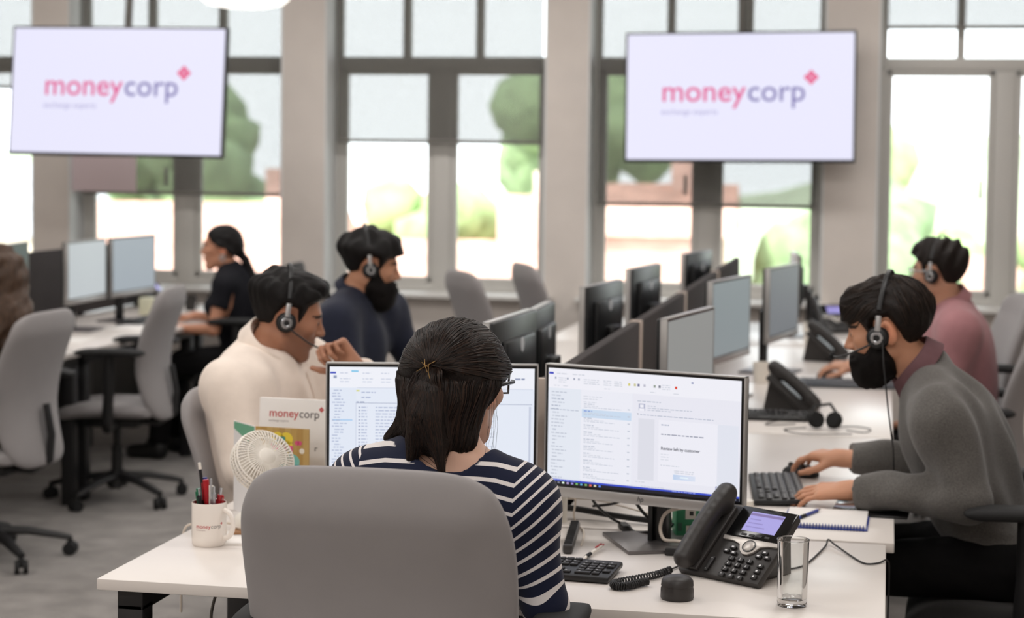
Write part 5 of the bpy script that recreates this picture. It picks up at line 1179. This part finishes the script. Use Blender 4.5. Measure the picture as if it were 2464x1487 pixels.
def st_attrs():
    sh, el, wr, org = A.sh, A.el, A.wr, A.org
    def near(V):
        P = V + org; out = []
        for q in (0, 1):
            d = el[q] - sh[q]; L_ = np.linalg.norm(d); t = (P - sh[q]) @ (d / L_); d2 = wr[q] - el[q]; L2 = np.linalg.norm(d2); t2 = (P - el[q]) @ (d2 / L2)
            k1 = np.linalg.norm(P - sh[q] - np.clip(t, 0, L_)[:, None] * d / L_, axis=1); k2 = np.linalg.norm(P - el[q] - np.clip(t2, 0, L2)[:, None] * d2 / L2, axis=1)
            w_ = np.clip(.5 + (k1 - k2) / .05, 0, 1); out.append((np.minimum(k1, k2), t * (1 - w_) + (L_ + t2) * w_, t))
        return P, out
    def mask(V):
        P, o = near(V); m = np.zeros(len(V))
        for q, s_ in ((0, -1), (1, 1)):
            k, u, t = o[q]; edge = A.sh[q][0] + s_ * (-.012 - .05 * np.clip(t / .24, 0, 1))
            m = np.maximum(m, np.clip(.5 + ((P[:, 0] - edge) * s_) / .004, 0, 1) * (k < .085))
        return m
    def arm(V):
        P, o = near(V); u = np.where(o[0][0] < o[1][0], o[0][1], o[1][1]); s_ = np.where(o[0][0] < o[1][0], -1, 1); j = np.where(o[0][0] < o[1][0], sh[0][0], sh[1][0])
        k = .05 + .68 * np.clip(1 - u / .24, 0, 1); return (u + k * (P[:, 0] - j) * s_ + .5) / .0262
    def bodyst(V):
        P = V + org; return (P[:, 2] - 1.3 * np.maximum(0, np.abs(P[:, 0] - A.neck[0]) - .11) * -.10 + .25 * (P[:, 0] - A.neck[0]) ** 2) / .0275
    def plain(V):
        P = V + org; return (np.linalg.norm((P - A.neck - V3(0, 0, .03)) * (1, 1, 1.2), axis=1) > .104).astype(float)
    return {'sleeve': mask, 'st_arm': arm, 'st_body': bodyst, 'plain': plain}
A.shirt('striped_top', 'striped_jersey', e=.006, end=.78, warp=.0012, h=.0042, attrs=st_attrs(), neckcut=rcone((-.822, 3.525, 1.088), (-.82, 3.57, 1.3), .088, .12))
A.trousers()
# hair: crown swept back to a clip, the rest falling to the shoulders
HB = Sdf(); HB.add(ellip((-.016, 0, .036), (.112, .093, .100))); HB.add(ellip((-.06, .0, .03), (.082, .088, .088)), .03)
for y in (-1, 1):
    HB.add(rcone((-.05 - .022 * (y < 0), y * (.056 - .008 * (y < 0)), .0), (-.07, y * .056, -.095), .036, .024), .04); HB.add(rcone((.035, y * .070, .035), (-.03, y * .078, .012), .016, .017), .03)
HB.add(rcone((-.078, .0, .0), (-.090, .0, -.095), .058, .040), .04)
CY = -.016
HB.add(rcone((-.125, CY, .045), (-.130, CY + .01, -.05), .018, .030), .02); HB.add(rcone((-.130, CY + .01, -.05), (-.128, .014, -.095), .030, .020), .02); HB.add(rcone((-.128, .014, -.095), (-.126, .030, -.150), .019, .008), .012); HB.add(rcone((-.127, CY, -.07), (-.128, -.034, -.100), .024, .015), .02); HB.add(rcone((-.128, -.034, -.100), (-.128, -.048, -.158), .015, .007), .012)
HB.add(rcone((-.060, .070, -.065), (-.062, .122, -.105), .026, .010), .03)
HB.sub(rcone((-.105, -.12, -.004), (-.140, CY - .01, .030), .010, .010), .025); HB.sub(rcone((-.110, .10, .004), (-.140, CY + .012, .030), .009, .009), .025)
HB.cap(poly2([(.16, .2), (-.3, .2), (-.3, -.4), (-.03, -.4), (-.02, -.06), (.0, .0), (.05, .035), (.075, .06), (.16, .08)]), .012)
HB.warp(.0022, 120, 4, (1, 1, .15))
hb = A.hair('hair', HB, 'hair_dark', (-.2, -.17, -.27), (.16, .19, .18), .0042)
BR = [(31, 22, 19), (25, 18, 15), (40, 28, 23), (21, 16, 14), (50, 35, 27)]
q = random.Random(11); paths = []; clip = np.array((-.134, CY, .045))
for i in range(620):      # crown, from the hairline back to the clip
    a = q.uniform(-1.5, 1.5); side = math.copysign(1, a); z = q.uniform(.0, 1) ; st = np.array((.085 * math.cos(a) * (.4 + .6 * z), .095 * math.sin(a), .02 + .115 * z * math.cos(a * .5))); pth = []
    for k in range(12):
        t = k / 11; p = st * (1 - t) + clip * t; d = p - np.array((-.02, 0, .03)); d = d / np.linalg.norm(d) * .11 * (1 + .15 * math.sin(PI * t)); c0 = np.array((-.02, 0, .03)) + d
        pth.append(c0 * (1 - t ** 6) + (clip + np.array((q.uniform(-.003, .003), q.uniform(-.006, .006), q.uniform(-.008, .008)))) * t ** 6)
    paths.append(pth)
A.strands('crown_locks', HB, paths, BR, .0012)
paths = []
for i in range(420):      # the tail below the clip
    y0, y1, z1 = q.gauss(0, .008), q.choice((.036, .030, .026, -.050, -.046, -.042, -.01)) + q.gauss(0, .006), q.uniform(-.178, -.125)
    paths.append([(-.138 - .012 * math.sin(PI * min(1, t * 1.2)), CY + (y0 + (y1 - CY - y0) * t ** .8) + .03 * math.sin(PI * t) * (y0 / .01) * .4, .045 + (z1 - .045) * t) for t in np.linspace(0, 1, 12)])
A.strands('tail_locks', HB, paths, BR, .0013)
paths = []
for i in range(520):      # loose hair round the back and sides
    a = q.uniform(R(62), R(276)); x0, y0 = math.cos(a) * .1 - .02, math.sin(a) * .088; z1 = q.uniform(-.142, -.085); fl = .05 if (math.sin(a) > .55 and q.random() < .6) else 0
    paths.append([(x0 * (1 - .25 * t) - .035 * t, y0 * (1 - .12 * t) + fl * max(0, t - .75) * 4, .025 + (z1 - .025) * t) for t in np.linspace(0, 1, 11)])
A.strands('loose_locks', HB, paths, BR, .0012)
paths = []
for i in range(110):      # the flick lying on the shoulder
    y1, z1 = q.uniform(.10, .142), q.uniform(-.125, -.098); paths.append([(-.055 - .02 * t + q.gauss(0, .001), .078 + (y1 - .078) * t ** 2.2, .0 + (z1) * (1 - (1 - t) ** 1.6)) for t in np.linspace(0, 1, 11)])
A.strands('flick_locks', HB, paths, BR, .0012)
for y in (-1, 1):         # stray wisps
    paths = []
    for i in range(7): a = q.uniform(-.06, .0); paths.append([(a - .03 * t, y * (.088 + .012 * math.sin(PI * t * .8)) + q.gauss(0, .0012), .0 - q.uniform(.13, .19) * t) for t in np.linspace(0, 1, 9)])
    A.strands('stray_wisps', None, paths, BR, .0003)
mat('pin_gold', (176, 142, 92), .3, .8)
pn = MB()
for a, b in (((-.153, CY + .022, .036), (-.152, CY - .018, .058)), ((-.152, CY + .006, .060), (-.153, CY - .002, .036)), ((-.152, CY + .012, .054), (-.152, CY - .002, .046)), ((-.153, CY - .004, .05), (-.153, CY - .008, .024))): pn.tube([a, tuple((np.array(a) + b) / 2 + (-.003, 0, 0)), b], .0007, 6)
po = pn.obj('hair_pin', 'pin_gold', A.body); A.at_head(po)
mat('glasses_black', (18, 17, 18), .25); glass_mat('lens_glass', (.95, .96, .97))
def glasses(label, P, frame_m='glasses_black'):
    t = thing('eyeglasses', label, 'glasses'); M4 = Matrix.Identity(4)
    for r in range(3):
        for c in range(3): M4[r][c] = P.H[r, c] * P.hs
        M4[r][3] = P.hc[r]
    t.matrix_world = M4
    for y in (-1, 1):
        o = [(.106 - .012 * (abs(a * .026) / .03) ** 2 - (.008 if y * a > .9 else 0), y * .034 + .026 * a, .004 + .017 * b) for a, b in ((-.8, 1), (0, 1.05), (.8, 1), (1, .7), (1, -.4), (.75, -.95), (0, -1.05), (-.75, -.95), (-1, -.4), (-1, .7))]
        rim = MB().tube(o, .0022, 6, closed=True).obj('rim', frame_m, t); MB().raw([(p[0] - .0005, p[1], p[2]) for p in o] , [tuple(range(len(o)))]).obj('lens', 'lens_glass', rim, smooth=0)
        MB().tube([(.098, y * .061, .012), (.09, y * .072, .012), (.03, y * .081, .010), (-.02, y * .082, .008), (-.036, y * .082, -.018)], .0021, 6, flat=1.8).obj('temple_arm', frame_m, t)
    MB().tube([(.108, -.009, .008), (.110, 0, .011), (.108, .009, .008)], .0022, 6).obj('bridge', frame_m, t)
glasses('black framed glasses on the woman in the striped top', A)

# --- the man in the cream shirt, hand at his mouth
W = Person('man in a cream shirt and headset resting his chin on his hand',
    neck=(-1.775, 5.20, 1.075), pelvis=(-1.80, 5.19, .57), sh=((-1.70, 5.39, 1.01), (-1.80, 5.01, .995)), el=((-1.42, 5.42, .78), (-1.74, 4.95, .78)), wr=((-1.475, 5.115, 1.050), (-1.50, 5.02, .775)),
    hands=(hand_f((-1.475, 5.115, 1.050), (-.60, -.04, .66), (.30, .90, .30), -1, spread=3, thumb=(.42, .80, -.35), curls=[(58, 84, 40), (64, 86, 42), (68, 88, 44), (74, 88, 44)]), hand_f((-1.50, 5.02, .775), (1, .1, -.05), (0, 0, 1), 1)),
    head_c=(-1.702, 5.185, 1.187), head_fwd=(.87, .36, -.26), tone=(172, 122, 96), build=1.18, stub=(70, 48, 40), legdir=(1, 0, 0))
W.shirt('shirt', 'cream_cotton', e=.016, warp=.008, wf=30, rs=1.15); W.collar('cream_cotton', .046, .080, .7, drop=.012); W.trousers()
W.hair('hair', short_hair(.026, .003, [(.2, .2), (-.2, .2), (-.2, -.04), (-.10, -.06), (-.06, -.06), (-.036, -.035), (-.034, .0), (-.02, .032), (.014, .032), (.022, -.02), (.034, -.022), (.042, .014), (.048, .046), (.078, .070), (.2, .09)], (((.045, 0, .110), (.044, .054, .024)), ((.070, 0, .104), (.022, .046, .019)), ((-.01, 0, .112), (.06, .058, .024))), 3, .006, 70, -.01, .075), 'hair_black')

headset('headset on the man in the cream shirt, silver ring on its ear cup', W, -1, tilt=R(-12), rise=.152)
bl_ = MB().tube([tuple(V3(-1.470, 5.12, 1.037) + V3(.026 * math.cos(a) * .8, .034 * math.sin(a), .026 * math.cos(a) * .9) - W.org) for a in np.linspace(0, 2 * PI, 24, endpoint=False)], .004, 6, closed=True); bl_.obj('bracelet', 'headset_silver', W.body)
def on_cloth(Pn, p, off=.002):
    p = np.array([p], float)
    for _ in range(8):
        d = Pn.cloth(p); g = np.stack([Pn.cloth(p + v) - Pn.cloth(p - v) for v in np.eye(3) * .002], 1); g /= np.linalg.norm(g) + 1e-9; p = p - g * np.clip(d - off, -.03, .03)[:, None]
    return p[0] - Pn.org
sd = np.array((.25, -.97, 0)); pk = MB(); L1 = []; L2 = []
for k in range(14):
    c_ = W.neck + np.array((.135, .045, -.045)) + np.array((.05, .02, -.27)) * k / 13
    L1.append(on_cloth(W, c_ + sd * .017, .003)); L2.append(on_cloth(W, c_ - sd * .017, .003))
n_ = len(L1); V_ = [tuple(p) for p in L1 + L2] + [tuple(p - np.array((.006, -.002, 0))) for p in L1 + L2]
F_ = [(a, a + 1, n_ + a + 1, n_ + a) for a in range(n_ - 1)] + [(2 * n_ + a, 3 * n_ + a, 3 * n_ + a + 1, 2 * n_ + a + 1) for a in range(n_ - 1)] + [(a, 2 * n_ + a, 2 * n_ + a + 1, a + 1) for a in range(n_ - 1)] + [(n_ + a, n_ + a + 1, 3 * n_ + a + 1, 3 * n_ + a) for a in range(n_ - 1)]
pk.raw(V_, F_).obj('button_placket', 'cream_cotton', W.body, smooth=60)

# --- the bearded man in navy
Nv = Person('bearded man in a dark navy shirt and headset, in profile by the middle window',
    neck=(-1.925, 6.655, 1.135), pelvis=(-2.0, 6.64, .58), sh=((-1.86, 6.85, 1.07), (-1.945, 6.47, 1.055)), el=((-1.74, 6.92, .82), (-1.86, 6.40, .80)), wr=((-1.50, 6.86, .785), (-1.60, 6.50, .785)),
    hands=(hand_f((-1.50, 6.86, .785), (1, -.1, -.1), (0, 0, 1), -1), hand_f((-1.60, 6.50, .785), (1, .1, -.1), (0, 0, 1), 1)),
    head_c=(-1.862, 6.645, 1.252), head_fwd=(.92, .34, -.20), tone=(180, 130, 102), build=1.08, legdir=(1, 0, 0))
Nv.shirt('shirt', 'navy_cotton', e=.013, warp=.005, wf=28); Nv.collar('navy_cotton', .030, .074, .6, drop=.008); Nv.trousers()
Nv.hair('hair', short_hair(.028, .003, [(.2, .2), (-.2, .2), (-.2, -.02), (-.10, -.05), (-.06, -.05), (-.036, -.03), (-.034, .0), (-.02, .032), (.014, .032), (.022, -.02), (.034, -.022), (.044, .012), (.056, .036), (.090, .048), (.2, .06)], (((.04, 0, .105), (.052, .056, .026)),), 5, .004, 70, -.01, .06), 'hair_black')
Nv.hair('beard', beard_sdf(.034, fat=1.25), 'beard_black', (-.05, -.12, -.24), (.17, .12, .03))
headset('headset on the bearded man in navy, with bright round ear piece', Nv, -1, mic=False, tilt=R(-20), rise=.152)

# --- the man in the grey jumper, typing
G = Person('bearded man in a grey jumper and headset leaning over his keyboard',
    neck=(.118, 5.17, 1.085), pelvis=(.345, 5.17, .59), sh=((.150, 4.965, .99), (.135, 5.37, 1.0)), el=((.225, 4.93, .79), (.20, 5.47, .80)), wr=((-.075, 5.03, .783), (-.110, 5.455, .80)),
    hands=(hand_f((-.075, 5.03, .783), (-1, .12, -.10), (-.1, -.25, 1), -1, (10, 22, 16), 5, thumb=(.7, .6, -.35)), hand_f((-.110, 5.455, .80), (-1, .45, .03), (.1, -.1, 1), 1, (24, 30, 20), 3, thumb=(.7, .55, -.5))),
    head_c=(.008, 5.158, 1.206), head_fwd=(-.95, .17, -.24), tone=(200, 146, 116), build=1.05, legdir=(-1, 0, 0), hscale=1.06, kz=.57)
G.shirt('jumper', 'grey_knit', e=.014, end=.93, warp=.0065, wf=36, rs=1.1); G.collar('plum_cotton', .042, .073, .9, drop=.012); G.trousers()
G.hair('hair', short_hair(.020, .008, [(.2, .2), (-.2, .2), (-.2, -.06), (-.10, -.095), (-.06, -.095), (-.040, -.06), (-.036, -.01), (-.02, .03), (.014, .03), (.022, -.016), (.038, -.018), (.046, .01), (.058, .034), (.086, .026), (.105, .03), (.2, .06)], (((.056, 0, .092), (.046, .060, .030)), ((.082, 0, .062), (.017, .050, .024)), ((-.055, 0, .062), (.052, .066, .058))), 6, .004, 100, -.05, .07), 'hair_dark')
G.hair('beard', beard_sdf(-.008, fat=1.05), 'beard_black', (-.05, -.12, -.24), (.17, .12, .03))
q = random.Random(21); paths = []
HG = short_hair(.020, .008, [(.2, .3), (-.2, .3), (-.2, -.3), (.2, -.3)], (((.056, 0, .092), (.046, .060, .030)), ((.082, 0, .062), (.017, .050, .024)), ((-.055, 0, .062), (.052, .066, .058))), 6, .004, 100, -.05, .07)
for i in range(520):
    a, b = q.uniform(0, 2 * PI), q.uniform(.0, 1.5); s0 = np.array((-.02, 0, .04)) + np.array((math.cos(b) * math.cos(a) * .11, math.cos(b) * math.sin(a) * .09, math.sin(b) * .1))
    if s0[0] > .05 and s0[2] < .07 or s0[2] < -.03: continue
    v = np.array((.05, 0, .0 if s0[2] > .09 else -.025)) if s0[0] > -.04 else np.array((-.015, 0, -.06)); e = s0 + v
    if e[2] < .035 and -.05 < e[0] < .06: continue
    paths.append([s0 + v * t for t in np.linspace(0, 1, 7)])
G.strands('hair_locks', HG, paths, [(40, 31, 26), (28, 22, 19), (52, 40, 33)], .0011)
headset('headset with a long boom microphone on the man in the grey jumper', G, 1, tilt=R(-21), dx=.018, rise=.153)
hs_ = [o for o in C.objects if o.name.startswith('headset') and 'long boom' in o.get('label', '')][0]
cr_ = MB().tube([(-.005, 5.055, 1.19), (.0, 5.03, 1.12), (.015, 5.02, 1.0), (.03, 5.03, .90), (.035, 5.06, .80), (.045, 5.08, .74), (.07, 5.09, .70)], .0022, 6).obj('headset_cord', 'cable_black', hs_); cr_.matrix_local = hs_.matrix_basis.inverted()

# --- the man in the pink shirt
K = Person('man in a pink shirt and glasses sitting by the window, past the man in grey',
    neck=(.259, 7.53, 1.09), pelvis=(.335, 7.53, .56), sh=((.277, 7.325, 1.012), (.270, 7.73, 1.012)), el=((.22, 7.27, .76), (.10, 7.90, .80)), wr=((.13, 7.46, .64), (-.125, 8.02, .79)),
    hands=(hand_f((.13, 7.46, .64), (-.9, .4, -.2), (-.2, 0, 1), -1), hand_f((-.125, 8.02, .79), (-1, .12, .02), (0, -.2, 1), 1, (26, 30, 20), 4)),
    head_c=(.201, 7.51, 1.227), head_fwd=(-.90, .42, -.06), tone=(196, 148, 122), build=1.08, legdir=(-1, 0, 0), stub=(90, 66, 58))
K.shirt('shirt', 'pink_cotton', e=.015, warp=.006, wf=26); K.collar('pink_cotton', .038, .074, drop=.008); K.trousers()
K.hair('hair', short_hair(.024, .007, None, (((.050, 0, .100), (.050, .056, .030)), ((.08, 0, .082), (.02, .045, .02))), 7, .007, 75), 'hair_dark')
headset('headset on the man in the pink shirt', K, 1, mic=False, tilt=R(-8)); glasses('glasses on the man in the pink shirt', K, 'headset_silver')

# --- the woman in black with the ponytail
B = Person('woman in a black short-sleeved top with a long dark ponytail, in profile',
    neck=(-3.475, 9.60, 1.025), pelvis=(-3.40, 9.62, .55), sh=((-3.455, 9.435, .955), (-3.44, 9.785, .955)), el=((-3.49, 9.38, .725), (-3.50, 9.84, .73)), wr=((-3.71, 9.46, .715), (-3.73, 9.76, .76)),
    hands=(hand_f((-3.71, 9.46, .715), (-1, .1, .05), (0, -.2, 1), -1, k=.93), hand_f((-3.73, 9.76, .76), (-1, 0, -.05), (0, 0, 1), 1, k=.93)),
    head_c=(-3.528, 9.60, 1.148), head_fwd=(-.96, -.26, -.03), tone=(196, 140, 112), fem=True, legdir=(-1, 0, 0))
B.shirt('top', 'black_cotton', e=.009, short=.52, warp=.003); B.trousers()
PB = Sdf(); PB.add(ellip((-.016, 0, .036), (.104, .082, .092))); PB.add(ellip((-.06, 0, .0), (.06, .066, .06)), .03); PB.add(rcone((.01, -.072, .02), (-.06, -.06, -.03), .016, .02), .02); PB.add(rcone((.01, .072, .02), (-.06, .06, -.03), .016, .02), .02)
PB.add(rcone((-.10, 0, -.03), (-.125, 0, -.065), .024, .02), .02); PB.add(rcone((-.125, 0, -.065), (-.18, .0, -.2), .024, .026), .015); PB.add(rcone((-.18, 0, -.2), (-.20, .0, -.33), .026, .010), .02)
PB.cap(poly2([(.2, .2), (-.4, .2), (-.4, -.5), (-.09, -.5), (-.085, -.06), (-.03, -.015), (.0, .0), (.045, .03), (.072, .068), (.2, .09)]), .006); PB.warp(.0018, 120, 8, (.3, 1, 1))
B.hair('hair', PB, 'hair_black', (-.28, -.13, -.38), (.16, .13, .17), .0045)
er = MB().ball((-.012, .088, -.045), .011, 14).ball((-.012, -.088, -.045), .011, 14); 
for y in (1, -1): eo = MB().tube([(-.012 + .013 * math.cos(a), y * .086, -.05 + .013 * math.sin(a)) for a in np.linspace(0, 2 * PI, 18, endpoint=False)], .004, 6, closed=True).obj('earring', 'headset_silver', B.body); B.at_head(eo)

# --- the long-haired woman at the picture edge
Lw = Person('woman with long wavy brown hair sitting in a grey chair at the edge',
    neck=(-3.610, 6.93, 1.02), pelvis=(-3.530, 6.93, .55), sh=((-3.630, 6.75, .955), (-3.580, 7.10, .955)), el=((-3.730, 6.66, .74), (-3.690, 7.16, .76)), wr=((-3.950, 6.76, .765), (-3.910, 7.02, .765)),
    hands=(hand_f((-3.950, 6.76, .765), (-1, .1, -.08), (0, 0, 1), -1, k=.93), hand_f((-3.910, 7.02, .765), (-1, 0, -.08), (0, 0, 1), 1, k=.93)),
    head_c=(-3.500, 6.93, 1.15), head_fwd=(-.93, .30, -.10), tone=(224, 186, 166), fem=True, legdir=(-1, .1, 0))
mat('gold_print', (96, 78, 50), .8, noise=.6, nscale=60, bump=.2, bscale=100)
Lw.shirt('blouse', 'gold_print', e=.012, warp=.005); Lw.trousers()
mat('hair_brown', (74, 54, 40), .55, noise=.4, nscale=130, bump=.9, bscale=300, spec=.45, stretch=(1, 1, .25))
LB = Sdf(); LB.add(ellip((-.016, 0, .036), (.108, .088, .096))); LB.add(rcone((-.06, 0, .0), (-.085, 0, -.17), .075, .075), .05); LB.add(rcone((-.085, .02, -.17), (-.09, .03, -.26), .075, .04), .05)
for y in (-1, 1): LB.add(rcone((-.02, y * .07, .0), (-.05, y * .09, -.25), .035, .045), .04)
LB.cap(poly2([(.2, .2), (-.4, .2), (-.4, -.5), (-.02, -.5), (-.01, -.04), (.04, .03), (.07, .066), (.2, .09)]), .01); LB.warp(.008, 55, 9, (1, 1, .8))
Lw.hair('hair', LB, 'hair_brown', (-.3, -.18, -.42), (.16, .2, .17), .005)
